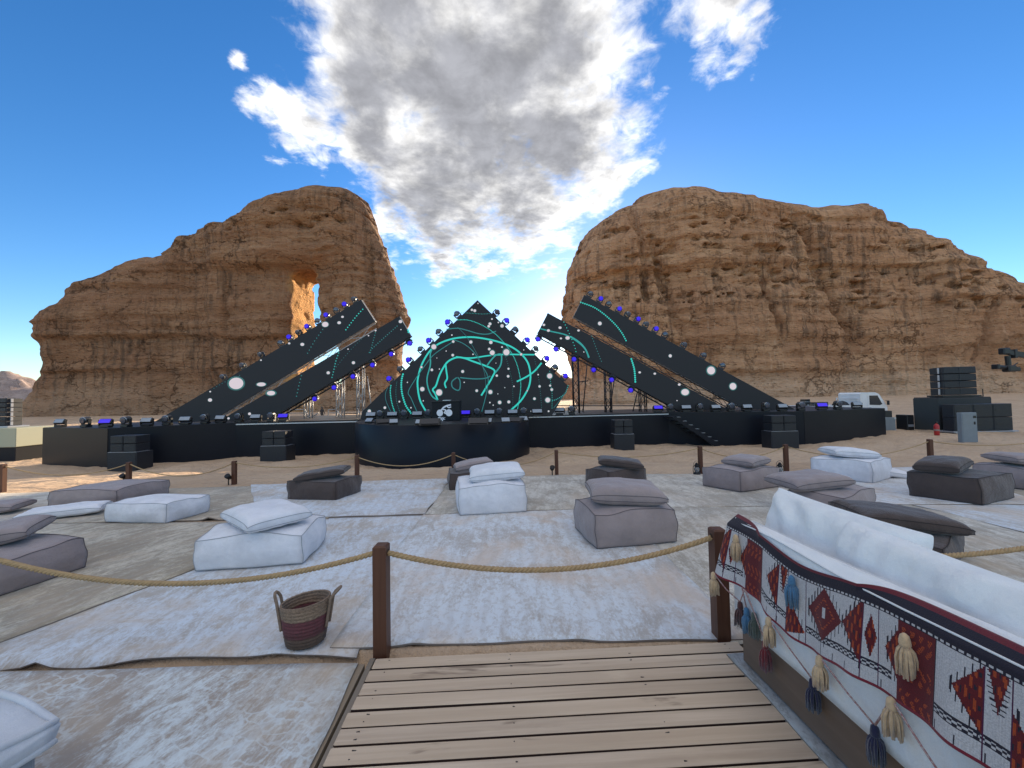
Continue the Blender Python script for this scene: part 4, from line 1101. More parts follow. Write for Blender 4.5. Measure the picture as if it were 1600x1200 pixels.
    # cord zigzag under the hem with tassels at its points
    zig = [(0.0, 0, 'sand'), (0.115, 0.10, 'maroon'), (0.155, 0.11, 'blue'), (0.21, 0.10, 'green'), (0.375, 0.0, 'sand'), (0.285, 0.19, 'red'), (0.565, 0.145, 'navy'), (0.655, 0.0, 'sand'), (0.855, 0.155, 'navy'), (0.935, 0.0, 'sand'),
           (1.12, 0.16, 'navy'), (1.21, 0.0, 'sand'), (1.40, 0.155, 'red'), (1.49, 0.0, 'sand'), (1.68, 0.155, 'navy'), (1.77, 0.0, 'sand')]
    pt = []
    for s, d, c in zig:
        p = hem(s) + Vector((-0.004 if d == 0 else 0.018, 0, -d)); pt.append(p)
        tassel(p + Vector((0, 0, -0.008)), c, 0.12 if c != 'red' else 0.135, 0.028, int(s*100)+9)
    cord([pt[0], (pt[0]+pt[1])/2+Vector((0, 0, -0.015)), pt[1], hem(0.17)])
    cord([hem(0.15), pt[2]]); cord([hem(0.17), pt[3]])
    cord([hem(0.18), (hem(0.18)+pt[5])/2, pt[5], pt[4]]); 
    seq = [pt[4]] + pt[6:]
    for a, b_ in zip(seq, seq[1:]): cord([a, (a+b_)/2+Vector((0, 0, -0.006)), b_])
runner()
def sofa_pillow(label, y_far, y_near, seed, ztop, x, yaw=0.0):
    M = Matrix.Rotation(0.062, 3, 'Z')
    L = y_far-y_near; c = M @ Vector((x, -SOFA.location.y + (y_far+y_near)/2, 0)) + SOFA.location
    t = pillow(label, L, 0.52, 0.24, 'pure', (c.x, c.y, ztop-0.225), (0, 0, 0), seed, 0.012, 'white pillows on the sofa', False, 'sofa_pillow', 'pillow')
    t.rotation_euler = (Matrix.Rotation(0.062+yaw, 3, 'Z') @ Matrix.Rotation(R(-70), 3, 'Y') @ Matrix.Rotation(R(90), 3, 'Z')).to_euler()
    o = t.children[0]; me = o.data; co = np.zeros(len(me.vertices)*3); me.vertices.foreach_get('co', co); co = co.reshape(-1, 3)
    x_, y_, z_ = co.T
    win = np.clip(1-np.abs(x_/(L/2))**6, 0, 1)*np.clip(1-np.abs(y_/0.262)**6, 0, 1)
    wv = fbm(x_*3.2+seed, y_*3.2+4, z_*0+seed, 3)
    w = (0.011*np.sin(2*np.pi*(x_/0.17 + 0.9*y_/0.26*np.sin(x_*4+seed) + 2.2*wv)) * np.clip(0.45+np.abs(y_/0.26), 0, 1) + wv*0.035
         - 0.010*np.clip(0.06-np.abs(fbm(x_*7+y_*4+seed, y_*3.1+x_*2, z_*0+9, 2)), 0, 1)/0.06)*win
    co[:, 2] += w*np.sign(z_+1e-6)
    fl = np.clip(np.abs(x_/(L/2))-0.93, 0, 1)/0.07; co[:, 2] += fl*0.012*np.sin(y_*40+seed)
    me.vertices.foreach_set('co', co.ravel())
    sb = o.modifiers.new('s', 'SUBSURF'); sb.levels = 1; sb.render_levels = 1; sb.levels = 2; sb.render_levels = 2
sofa_pillow('plump white pillow at the far end of the sofa', 2.47, 1.60, 201, 0.965, 0.33)
sofa_pillow('plump white pillow at the near end of the sofa', 1.93, 0.98, 202, 0.945, 0.235, -0.05)

# ------------------------------------------------------------------ stage
SKIRT = mat('black_skirt', (0.0075, 0.009, 0.014), 0.38, spec=0.20, bump=(3.0, 0.05, 0.02), var=(0.8, 0.5, (0.011, 0.012, 0.018)))
DECKM = mat('black_deck', (0.010, 0.010, 0.013), 0.5, var=(2.0, 0.5, (0.018, 0.018, 0.022)))
STRIP = mat('alloy_strip', (0.45, 0.47, 0.52), 0.35, 0.6)
GZ, DK = -1.0, 0.62
FRONT = [(-21.2, 17.4), (-16.8, 16.0), (-13.2, 18.4), (8.2, 20.3), (14.2, 18.8), (19.8, 20.5)]
def deck_front(x):
    for (a, ya), (b_, yb) in zip(FRONT, FRONT[1:]):
        if a <= x <= b_: return ya + (yb-ya)*(x-a)/(b_-a)
    return 19.0
def stage():
    t = thing('stage', 'wide low black stage with angled wings in front of the rocks', 'stage', (0, 0, 0))
    back = [(19.2, 26.0), (-19.5, 25.0)]
    poly = [Vector((x, y, DK-0.10)) for x, y in FRONT + back]
    MB().prism(poly, (0, 0, 0.10)).build('deck', DECKM, t)
    ring = FRONT + back
    for i in range(len(ring)):
        a, b_ = Vector((*ring[i], 0)), Vector((*ring[(i+1) % len(ring)], 0))
        d = (b_-a); n = Vector((d.y, -d.x, 0)).normalized(); k = max(1, round(d.length/4.88))
        for q in range(k):
            p0, p1 = a + d*(q/k), a + d*((q+1)/k); g = d.normalized()*0.0008
            z0 = -1.2
            MB().prism([p0+g+n*0.03+Vector((0, 0, z0)), p1-g+n*0.03+Vector((0, 0, z0)), p1-g-n*0.02+Vector((0, 0, z0)), p0+g-n*0.02+Vector((0, 0, z0))], (0, 0, DK-0.012-z0)).build('skirt_panel', SKIRT, t)
        if i in (2,):
            MB().prism([a+n*0.034+Vector((0, 0, DK-0.11)), b_+n*0.034+Vector((0, 0, DK-0.11)), b_+n*0.055+Vector((0, 0, DK-0.11)), a+n*0.055+Vector((0, 0, DK-0.11))], (0, 0, 0.05)).build('edge_strip', STRIP, t)
    return t
stage()
RC = Vector((at(694, 640, 17.9).x, 18.2, 0)); RR = 3.95
def riser():
    t = thing('curved_riser', 'rounded black riser bulging from the middle of the stage', 'riser', (RC.x, RC.y, 0))
    arc = np.linspace(math.pi, 2*math.pi, 97); V = []; F = []
    for r_, zz_ in ((RR, -1.25), (RR, DK-0.03), (RR-0.015, DK-0.01), (RR-0.05, DK-0.01), (RR-0.05, -1.25)):
        V += [(r_*math.cos(a), r_*math.sin(a)*1.02, zz_) for a in arc]
    for k in range(4):
        F += [(k*97+i, k*97+i+1, (k+1)*97+i+1, (k+1)*97+i) for i in range(96)]
    MB().add(V, F).build('curved_skirt', SKIRT, t, True, 40)
    top = [((RR-0.02)*math.cos(a), (RR-0.02)*math.sin(a)*1.02, DK-0.07) for a in np.linspace(math.pi, 2*math.pi, 65)] + [(RR-0.05, 1.0, DK-0.07), (-RR+0.05, 1.0, DK-0.07)]
    MB().prism(top, (0, 0, 0.078)).build('riser_top', DECKM, t)
riser()
def stairs():
    x0 = at(1040, 660, 19.9).x
    t = thing('stage_stairs', 'black steps leading down beside the right wing of the stage', 'stairs', (x0, 19.95, GZ))
    n = 7
    for k in range(n):
        z = DK-GZ - (k+1)*0.20; x = 0.25 + k*0.30
        MB().box((x, -0.45, z), (0.34, 0.95, 0.045)).build('tread', DECKM, t)
        MB().box((x-0.02, -0.935, z+0.026), (0.30, 0.03, 0.012)).build('nosing', STRIP, t)
    for y in (-0.96, 0.05):
        MB().prism([(0.0, y, 1.42), (0.12, y, 1.50), (2.35, y, 0.02), (2.1, y, -0.1)], (0, 0.035, 0)).build('stringer', SKIRT, t)
stairs()

# ------------------------------------------------------------------ LED screens
LEDM = mat('led_face', (0.012, 0.014, 0.018), 0.5, spec=0.22, emit=((0.30, 0.34, 0.40), 0.010))
FRAMEM = mat('screen_frame', (0.06, 0.06, 0.065), 0.45, 0.5)
ALU = mat('truss_alloy', (0.40, 0.40, 0.41), 0.45, 0.35)
BLACK_AND_SHADE = mat('black_and_shaded_truss', (0.04, 0.04, 0.045), 0.45, 0.5)  # black parts; on the right trusses it paints shade onto the alloy
TEAL = [mat('teal_%d' % i, (0.02, 0.1, 0.1), 0.5, emit=(c, s)) for i, (c, s) in enumerate((((0.02, 0.55, 0.46), 0.42), ((0.02, 0.36, 0.33), 0.30), ((0.02, 0.22, 0.22), 0.24), ((0.02, 0.16, 0.17), 0.17)))]
PINK = mat('pale_dot', (0.12, 0.12, 0.12), 0.5, emit=((0.86, 0.74, 0.80), 0.30))
HALO = mat('teal_halo', (0.02, 0.05, 0.05), 0.5, emit=((0.03, 0.20, 0.19), 0.22))
class Screen:
    def __init__(s, label, poly, Y, depth=0.30, yaw=0.0):
        s.Y = Y; P = [at(x, y, Y) for x, y in poly]
        c = Vector((sum(p.x for p in P)/len(P), Y, DK)); s.c = c
        s.t = thing('led_screen', label, 'screen', c, 0, 'led screens on the stage')
        Q = [p-c for p in P]
        MB().prism(Q, (0, 0.06, 0)).build('panel_face', LEDM, s.t)
        # frame behind the face: box rim
        cen = sum(Q, Vector())/len(Q)
        mb = MB(); n = len(Q)
        for i in range(n):
            a, b_ = Q[i], Q[(i+1) % n]; e = (b_-a).normalized(); nn = Vector((e.z, 0, -e.x))
            if nn.dot(cen-a) < 0: nn = -nn
            for off in (0.09, depth):
                mb.tube(a+nn*0.03+Vector((0, off, 0)), b_+nn*0.03+Vector((0, off, 0)), 0.03, 6)
            k = max(1, int((b_-a).length/0.8))
            for q in range(k+1):
                p = a.lerp(b_, q/k)+nn*0.03; mb.tube(p+Vector((0, 0.06, 0)), p+Vector((0, depth, 0)), 0.02, 6)
        mb.build('back_frame', ALU, s.t)
        s.lay = 0.006
    def pt(s, x, y, lay=None): return at(x, y, s.Y) - s.c + Vector((0, -(lay or s.lay), 0))
    def line(s, pts, w, tone=0, dotted=None, name='light_line'):
        sp = spline(pts); mb = MB(); s.lay += 0.0006
        if dotted:
            acc = 0.0; nxt = 0.0
            for a, b_ in zip(sp, sp[1:]):
                L = math.hypot(b_[0]-a[0], b_[1]-a[1])
                while nxt <= acc+L and L > 0:
                    q = (nxt-acc)/L; x, y = a[0]+(b_[0]-a[0])*q, a[1]+(b_[1]-a[1])*q
                    c = s.pt(x, y); r = w/2/FPX*s.Y
                    mb.add([c+Vector((r*math.cos(t_), 0, r*math.sin(t_))) for t_ in np.linspace(0, 2*math.pi, 9)[:-1]], [tuple(range(8))]); nxt += dotted
                acc += L
        else:
            V = []
            for k, (x, y) in enumerate(sp):
                a = sp[max(0, k-1)]; b_ = sp[min(len(sp)-1, k+1)]; dx, dy = b_[0]-a[0], b_[1]-a[1]; l = math.hypot(dx, dy) or 1
                V += [s.pt(x-dy/l*w/2, y+dx/l*w/2), s.pt(x+dy/l*w/2, y-dx/l*w/2)]
            mb.add(V, [(2*k, 2*k+1, 2*k+3, 2*k+2) for k in range(len(sp)-1)])
        o = mb.build('dotted_light_line' if dotted else name, TEAL[tone], s.t)
        if dotted: o['kind'] = 'stuff'
        return o
    def dot(s, x, y, r, halo=0.0, ry=None):
        k_ = 0.86; r *= k_; halo *= k_; ry = ry*k_ if ry else None
        if halo:
            s.lay += 0.0004; c = s.pt(x, y); rr = (r+halo)/FPX*s.Y; k = (ry or r)/r
            MB().add([c+Vector((rr*math.cos(t_), 0, rr*k*math.sin(t_))) for t_ in np.linspace(0, 2*math.pi, 25)[:-1]], [tuple(range(24))]).build('dot_halo', HALO, s.t)
        s.lay += 0.0004; c = s.pt(x, y); rr = r/FPX*s.Y; k = (ry or r)/r
        MB().add([c+Vector((rr*math.cos(t_), 0, rr*k*math.sin(t_))) for t_ in np.linspace(0, 2*math.pi, 21)[:-1]], [tuple(range(20))]).build('light_dot', PINK, s.t)
def spline(P, n=8):
    if len(P) < 3: return [P[0]] + [(P[0][0]+(P[1][0]-P[0][0])*k/n, P[0][1]+(P[1][1]-P[0][1])*k/n) for k in range(1, n+1)]
    out = []; Q = [P[0]] + list(P) + [P[-1]]
    for i in range(1, len(Q)-2):
        p0, p1, p2, p3 = Q[i-1:i+3]
        for k in range(n):
            t = k/n
            out.append(tuple(0.5*((2*p1[d]) + (-p0[d]+p2[d])*t + (2*p0[d]-5*p1[d]+4*p2[d]-p3[d])*t*t + (-p0[d]+3*p1[d]-3*p2[d]+p3[d])*t**3) for d in (0, 1)))
    return out + [P[-1]]
YS = 21.0
SUL = Screen('upper slanted LED screen bar left of the centre', [(240, 660), (564, 468), (586, 502), (329, 659)], YS)
SLL = Screen('lower slanted LED screen bar left of the centre', [(340, 659), (624, 494), (642, 525), (413, 659)], YS-0.25)
SUR = Screen('upper slanted LED screen bar right of the centre', [(913, 461), (1243, 640), (1166, 640), (896, 495)], YS)
SLR = Screen('lower slanted LED screen bar right of the centre', [(856, 489), (1139, 641), (1064, 643), (840, 520)], YS-0.25)
SC = Screen('large pointed central LED screen with a glowing elephant outline', [(746, 469), (889, 604), (861, 652), (563, 656), (566, 643)], 19.7)
Z3 = lambda x, y: (540+x/4, 440+y/4)
def zl(pts): return [Z3(*p) for p in pts]
SC.line(zl([(505,815),(465,740),(450,650),(455,590),(480,510),(530,430),(590,385),(680,355),(780,347),(870,357),(960,378),(1040,410),(1100,455),(1140,510),(1155,580),(1150,640),(1130,690),(1090,750),(1020,815)]), 2.6, 0)
SC.line(zl([(575,740),(560,700),(545,675),(565,650),(585,590),(610,540),(640,500),(690,475),(740,478),(800,500),(870,525),(930,555),(915,600),(880,660),(848,712)]), 2.6, 0)
SC.line(zl([(628,665),(620,635),(635,605),(630,560),(625,515)]), 2.4, 0)
SC.line(zl([(690,470),(780,478),(900,462),(1000,455),(1090,456),(1180,457)]), 2.2, 0)
SC.line(zl([(1225,508),(1180,560),(1130,595),(1070,625)]), 2.4, 0)
SC.line(zl([(935,570),(965,530),(975,490),(970,455),(940,460),(910,490),(880,530)]), 2.2, 1)
SC.line(zl([(695,600),(665,625),(668,660),(700,680),(715,665),(715,620),(700,598)]), 1.8, 2)
SC.line(zl([(715,600),(800,608),(870,605),(905,590)]), 1.8, 2)
SC.line(zl([(575,740),(540,715),(515,660),(510,600),(530,520),(530,450),(550,410)]), 2.0, 1)
SC.line(zl([(445,810),(410,730),(392,690),(430,620),(500,520),(560,450),(680,370)]), 1.2, 2)
SC.line(zl([(680,365),(740,390),(800,440),(850,520),(890,600),(880,700),(850,815)]), 1.2, 2)
SC.line(zl([(700,285),(760,350),(830,470),(870,580),(875,690)]), 0.8, 3)
SC.line(zl([(630,298),(700,292),(760,305),(830,325),(890,328),(940,310)]), 1.6, 2)
SC.line(zl([(700,240),(760,240),(830,262),(900,300),(960,350),(1020,420),(1060,490),(1085,570),(1095,650),(1085,740),(1070,815)]), 1.5, 0, 2.2)
SC.line(zl([(725,195),(790,198),(850,203),(905,200)]), 1.2, 1, 2.4)
SC.line(zl([(310,822),(290,760),(280,690),(285,640)]), 1.9, 0, 2.6)
SC.line(zl([(340,815),(320,750),(315,680),(322,620)]), 1.2, 2, 2.8)
SC.line(zl([(410,822),(375,770),(352,690),(350,620),(362,570)]), 3.0, 0, 3.4)
SC.line(zl([(285,815),(255,750),(250,700),(265,660)]), 1.0, 3)
SC.line(zl([(1045,780),(1045,700),(1040,620),(1015,520),(985,420)]), 1.0, 2, 3.4)
SC.line(zl([(1225,800),(1220,720),(1205,600),(1180,480)]), 1.1, 2, 3.6)
SC.line(zl([(1290,790),(1290,700),(1280,620),(1275,560)]), 1.4, 1, 3.2)
SC.line(zl([(1390,650),(1370,700),(1320,735),(1285,745)]), 1.8, 1, 3.0)
SC.line(zl([(1300,790),(1380,690)]), 1.0, 3)
for (x, y, r, h) in [(585,693,22,6),(480,672,15,5),(552,408,18,6),(673,375,9,4),(670,460,9,4),(732,562,10,4),(783,378,11,4),(908,380,12,4),(898,422,9,3),(917,445,17,6),(1005,442,22,8),(905,690,14,6),
                     (820,682,9,4),(963,755,12,5),(1020,752,10,4),(1275,590,18,6),(1263,740,17,6),(1288,675,9,4),(1278,650,7,3),(1180,732,9,4),(1212,655,8,3),(1016,592,9,3),(945,588,8,3),(540,552,9,3),(475,535,8,3),
                     (247,788,9,3),(150,810,12,4),(428,822,10,3),(665,335,5,2),(797,455,5,2),(1097,455,9,3),(1018,545,7,3),(978,278,12,4),(903,265,10,4),(895,280,9,3),(915,235,6,2),(808,183,10,3),(790,178,8,3),(828,138,4,2),
                     (742,630,4,2),(388,630,4,2),(338,750,6,2),(487,745,4,2),(410,788,5,2),(902,756,5,2),(923,772,4,2),(912,808,5,2),(890,820,5,2),(995,663,3,2),(952,702,3,2),(1052,655,5,2),(1135,682,5,2),(1203,582,5,2),
                     (1160,810,5,2),(1268,810,6,2),(940,510,3,1),(588,547,4,2),(572,478,3,1),(630,435,4,1),(1113,428,4,1),(955,257,5,2),(978,410,6,2)]:
    SC.dot(*Z3(x, y), r/4, h/4)
Z2 = lambda x, y: (240+x/3.81, 440+y/3.81)
Z4 = lambda x, y: (820+x/3.636, 440+y/3.636)
SUL.line([Z2(1245,165),Z2(1200,215),Z2(1135,300)], 2.0, 0, 4.6); SUL.line([Z2(1030,250),Z2(990,310),Z2(955,360),Z2(915,430)], 1.8, 2, 5.5)
SUL.line([Z2(360,635),Z2(420,600),Z2(520,555)], 1.6, 3, 5)
for (x, y, r, h) in [(492,606,50,12),(1022,255,22,5),(1105,245,12,3),(1125,210,9,2),(886,374,13,3),(337,705,14,3),(338,655,6,2),(808,368,8,2),(640,468,6,2)]: SUL.dot(*Z2(x, y), r/3.81, h/3.81, r*0.8/3.81)
SUL.dot(*Z2(642,612), 8, 2, 3.4)
SLL.line([Z2(1325,290),Z2(1290,420),Z2(1300,400),Z2(1450,265)], 1.8, 2, 4.0); SLL.line([Z2(1102,425),Z2(1085,475),Z2(1075,520),Z2(1060,580)], 2.2, 1, 4.4)
SLL.line([Z2(880,560),Z2(865,620),Z2(850,690)], 2.0, 2, 5.5); SLL.line([Z2(1250,330),Z2(1180,400),Z2(1110,480),Z2(1060,545)], 1.4, 3, 4.5); SLL.line([Z2(1515,290),Z2(1520,310)], 3.0, 0, 3)
for (x, y, r, h) in [(1470,238,12,3),(1190,483,11,3),(1040,543,11,3),(572,787,10,2),(447,814,8,2),(1158,402,5,1),(1280,322,5,1),(1473,286,4,1),(1322,292,6,1)]: SLL.dot(*Z2(x, y), r/3.81, h/3.81, r*0.9/3.81)
SLL.dot(*Z2(700,664), 7.5, 3, 4.0)
SUR.line([Z4(318,118),Z4(390,145),Z4(450,185),Z4(510,240),Z4(550,290),Z4(575,335)], 2.4, 0, 3.4)
for (x, y, r, h) in [(426,238,12,3),(826,422,10,3),(1058,505,26,8),(1182,595,22,6)]: SUR.dot(*Z4(x, y), r/3.636, h/3.636)
SLR.line([Z4(90,268),Z4(150,283),Z4(230,302),Z4(290,335),Z4(340,380),Z4(362,430)], 2.4, 1, 2.0); SLR.line([Z4(260,312),Z4(310,345),Z4(345,385),Z4(365,432)], 2.2, 1)
SLR.line([Z4(605,440),Z4(622,500),Z4(628,575)], 3.0, 0, 3.3); SLR.line([Z4(380,310),Z4(410,390),Z4(440,465)], 1.6, 2, 4.2); SLR.line([Z4(222,230),Z4(255,300),Z4(285,375),Z4(292,410)], 1.5, 0, 5.0)
for (x, y, r, h) in [(108,246,9,2),(200,262,10,2),(134,278,10,3),(243,320,14,4),(205,323,7,2),(305,278,8,2),(652,516,8,2),(738,523,8,2),(910,628,25,7),(877,585,9,2),(864,676,4,1),(335,400,4,1)]: SLR.dot(*Z4(x, y), r/3.636, h/3.636, r*0.82/3.636)

# ------------------------------------------------------------------ trusses and towers
def truss(label, p0, p1, w=0.32, m=None, r=0.03, group='truss towers behind the screens', name='truss_tower', step=0.45):
    p0, p1 = Vector(p0), Vector(p1); d = p1-p0; L = d.length
    t = thing(name, label, 'truss', p0, 0, group)
    z = d.normalized(); x = Vector((0, 1, 0)).cross(z).normalized(); y = z.cross(x); m = m or ALU; h = w/2
    C = [x*sx*h + y*sy*h for sx, sy in ((-1, -1), (1, -1), (1, 1), (-1, 1))]
    for c in C: MB().tube(c, c+d, r, 8).build('chord', m, t, True)
    mb = MB(); n = max(2, int(L/step))
    for i in range(4):
        a, b_ = C[i], C[(i+1) % 4]
        for k in range(n):
            q0, q1 = d*(k/n), d*((k+1)/n)
            mb.tube((a if k % 2 else b_)+q0, (b_ if k % 2 else a)+q1, r*0.55, 5)
    mb.build('lacing', m, t)
    return t
def strut(label, p0, p1, r=0.035, m=None, name='brace', group='brace tubes behind the screens'):
    p0, p1 = Vector(p0), Vector(p1)
    t = thing(name, label, 'brace', p0, 0, group)
    MB().tube((0, 0, 0), p1-p0, r, 8).build('tube', m or ALU, t, True)
    for q in (0.04, 0.96): MB().tube((p1-p0)*q, (p1-p0)*(q+0.02), r*1.6, 8).build('clamp', BLACK_AND_SHADE, t)
YT = YS+0.75
for nm, x, yt, yb, m in (('left tower nearest the stage corner under the left screens', 482, 622, 660, ALU), ('middle tower under the left screens', 532, 590, 660, ALU), ('tall tower under the tip of the left screens', 564, 566, 660, ALU),
                         ('tall tower under the tip of the right screens', 901, 550, 652, BLACK_AND_SHADE), ('middle tower under the right screens', 951, 578, 652, BLACK_AND_SHADE), ('short tower under the right screens', 1005, 606, 650, BLACK_AND_SHADE)):
    b_ = at(x, yb, YT); tp = at(x, yt, YT); b_.z = DK; truss('vertical lattice truss, ' + nm, b_, (b_.x, b_.y, tp.z), 0.32, m)
for i, (a, b_, m) in enumerate([((574, 588), (582, 656), ALU), ((498, 645), (487, 658), ALU), ((918, 560), (911, 652), BLACK_AND_SHADE), ((961, 585), (953, 650), BLACK_AND_SHADE), ((996, 612), (989, 645), BLACK_AND_SHADE)]):
    w = ['behind the left tower tip', 'at the foot of the left tower', 'behind the tall right tower', 'behind the middle right tower', 'behind the short right tower'][i]
    p, q = at(*a, YT+0.9), at(*b_, YT+0.9); q.z = max(q.z, DK); strut('thin diagonal brace tube ' + w, q, p, 0.032, m)
for i, (a, b_) in enumerate([((903, 597), (919, 595)), ((862, 634), (1000, 634)), ((538, 646), (560, 646))]):
    strut('thin level brace tube ' + ['high between the right legs', 'low along the right towers', 'low between the left towers'][i], at(*a, YT+0.2), at(*b_, YT+0.2), 0.028, BLACK_AND_SHADE)
# rails in the gap between each pair of screens
for side, (a, b_, c, d_) in (('left', ((336, 659), (590, 503), (350, 657), (585, 516))), ('right', ((896, 498), (1158, 640), (905, 512), (1146, 641)))):
    t = truss('slanted lattice truss joining the two %s screen bars' % side, at(*[(a[k]+c[k])/2 for k in (0, 1)], YS+0.35), at(*[(b_[k]+d_[k])/2 for k in (0, 1)], YS+0.35), 0.42, ALU if side == 'left' else BLACK_AND_SHADE, 0.028, name='truss_rail', step=0.9)  # right truss gets the dark colour in place of shade
for side, P in (('left', [((420, 660), (643, 529))]), ('right', [((840, 524), (1060, 645))])):
    for a, b_ in P: truss('slanted lattice truss along the lower edge of the %s screens' % side, at(*a, YS-0.02), at(*b_, YS-0.02), 0.16, BLACK_AND_SHADE, 0.02, name='truss_rail', step=0.5)
def rail_frame(label, x0, x1, y0, y1):
    a, b_ = at(x0, y1, 24.2), at(x1, y0, 24.2); a.z = DK
    t = thing('guard_rail', label, 'railing', a, 0, 'guard rails at the back of the stage'); w, h = b_.x-a.x, b_.z-a.z
    for x in (0, w): MB().tube((x, 0, 0), (x, 0, h), 0.028, 8).build('upright', ALU, t)
    MB().tube((0, 0, h), (w, 0, h), 0.028, 8).build('top_rail', ALU, t); MB().tube((0, 0, h*0.5), (w, 0, h*0.5), 0.02, 8).build('mid_rail', ALU, t)
rail_frame('alloy guard rail at the back of the stage, left of the standing person', 452, 477, 640, 660)
rail_frame('alloy guard rail at the back of the stage, right of the standing person', 513, 526, 640, 660)

# ------------------------------------------------------------------ stage lights
LBLK = mat('fixture_black', (0.011, 0.011, 0.013), 0.38)
LENS = mat('lens_dark', (0.10, 0.11, 0.14), 0.08, 0.3); BLUE = mat('lens_blue', (0.02, 0.01, 0.2), 0.3, emit=((0.030, 0.001, 0.80), 0.36))
PANEL = mat('strobe_panel', (0.26, 0.30, 0.35), 0.25); CHROME = mat('bright_trim', (0.7, 0.7, 0.7), 0.2, 0.8)
def moving_head_proto(blue, tilt):
    t = bpy.data.objects.new('moving_head_light', None); COL.objects.link(t)
    MB().box((0, 0, 0.055), (0.36, 0.30, 0.11), None, 0.02).build('base', LBLK, t)
    yk = MB()
    for sx in (-1, 1): yk.box((sx*0.19, 0, 0.27), (0.055, 0.15, 0.30), None, 0.015)
    yk.box((0, 0, 0.13), (0.40, 0.15, 0.05), None, 0.012); yk.build('yoke', LBLK, t)
    M = Matrix.Rotation(R(90+tilt), 3, 'X')
    hd = MB().lathe([(0.08, -0.19), (0.125, -0.16), (0.15, -0.05), (0.158, 0.08), (0.165, 0.17), (0.155, 0.185)], 20, M, (0, 0, 0.36)).build('head', LBLK, t, True, 40)
    MB().lathe([(0.148, 0.186), (0.142, 0.197), (0.10, 0.205), (0.02, 0.208)], 20, M, (0, 0, 0.36)).build('lens', BLUE if blue else LENS, hd, True)
    MB().lathe([(0.158, 0.12), (0.169, 0.125), (0.169, 0.14), (0.158, 0.145)], 20, M, (0, 0, 0.36)).build('ring', BLUE if blue else CHROME, hd)
    return t
def strobe_proto(blue):
    t = bpy.data.objects.new('strobe_light', None); COL.objects.link(t)
    MB().box((0, 0, 0.04), (0.44, 0.26, 0.08), None, 0.012).build('base', LBLK, t)
    yk = MB()
    for sx in (-1, 1): yk.box((sx*0.31, 0, 0.20), (0.025, 0.10, 0.30), None, 0.006)
    yk.box((0, 0, 0.09), (0.64, 0.10, 0.025), None, 0.006); yk.build('yoke', LBLK, t)
    M = Matrix.Rotation(R(-28), 3, 'X')
    bd = MB().box((0, 0, 0.27), (0.58, 0.16, 0.27), M, 0.03).build('housing', LBLK, t)
    n = M @ Vector((0, -1, 0))
    MB().box(Vector((0, 0, 0.27))+n*0.084, (0.52, 0.012, 0.20), M, 0.004).build('lamp_panel', BLUE if blue else PANEL, bd)
    return t
PROTO = {('m', 0): moving_head_proto(False, 12), ('m', 1): moving_head_proto(True, 0), ('s', 0): strobe_proto(False), ('s', 1): strobe_proto(True)}
USED = {k: False for k in PROTO}
def place_light(kind, blue, loc, up, label, group, scale=1.0, yaw=0.0):
    k = (kind, blue)
    if not USED[k]: o = PROTO[k]; USED[k] = True
    else: o = copy_tree(PROTO[k])
    Zv = Vector(up).normalized(); Xv = Vector((0, 1, 0)).cross(Zv); Xv = Xv.normalized(); Yv = Zv.cross(Xv)
    Mx = Matrix((Xv, Yv, Zv)).transposed() @ Matrix.Rotation(yaw, 3, 'Z')
    o.location = loc; o.rotation_euler = Mx.to_euler(); o.scale = (scale,)*3
    tag(o, label, 'stage light', group)
def edge_lights(pts, Y, a, b_, outward, where, group):
    A, B = at(*a, Y), at(*b_, Y); e = (B-A).normalized(); nrm = Vector((e.z, 0, -e.x))
    if nrm.dot(Vector(outward)) < 0: nrm = -nrm
    kinds = {0: 0, 1: 0}
    for (x, y, bl) in pts:
        p = at(x, y, Y); q = A + e*((p-A).dot(e)) + nrm*0.005 + Vector((0, 0.18, 0))
        kinds[bl] += 1
        place_light('m', bl, q, nrm, '%s %s moving head from the %s end, %s' % (ORD[kinds[bl]-1], 'blue' if bl else 'dark', where[1], where[0]), group, 0.80, rnd.uniform(-.5, .5) if not bl else rnd.uniform(-.15, .15))
edge_lights([(344.5,586,0),(374.6,568,0),(404,551,0),(434,533,0),(449,525,1),(463,516,0),(478,509,1),(492.5,498,0),(508,491,1),(521.6,481,0),(537,475,1),(551,465,0)], YS, (240, 660), (564, 468), (-1, 0, 1), ('top of upper left screen', 'lower'), 'lights on the upper left screen')
edge_lights([(488,618,1),(518,600.6,1),(548,583,1),(578.6,565.5,1),(608,547.6,1),(636,530.5,1)], YS-0.25, (642, 525), (413, 659), (1, 0, -1), ('under lower left screen', 'lower'), 'lights under the lower left screen')
edge_lights([(609,594,1),(622,574,0),(639,563,1),(655,544.5,0),(672,534,1),(684,517.5,0),(701,504.5,1),(712,489,0)], 19.7, (566, 643), (746, 469), (-1, 0, 1), ('left slope of central screen', 'lower'), 'lights on the central screen')
edge_lights([(776,487,0),(789,503,1),(804,516,0),(820,535,1),(837,545,0),(850,564,1),(867,575,0),(879,592.5,1)], 19.7, (746, 469), (889, 604), (1, 0, 1), ('right slope of central screen', 'upper'), 'lights on the central screen')
edge_lights([(925,455,0),(939,466,1),(954,471,0),(968.5,482,1),(984,486,0),(998,497,1),(1013,502,0),(1027,512,1),(1044,517,0),(1073,534,0),(1104,550,0),(1134,566,0)], YS, (913, 461), (1243, 640), (1, 0, 1), ('top of upper right screen', 'upper'), 'lights on the upper right screen')
edge_lights([(842.5,526,1),(872,541,1),(900,557,1),(930,573.4,1),(959,589,1),(989,605,1)], YS-0.25, (840, 520), (1064, 643), (-1, 0, -1), ('under lower right screen', 'upper'), 'lights under the lower right screen')
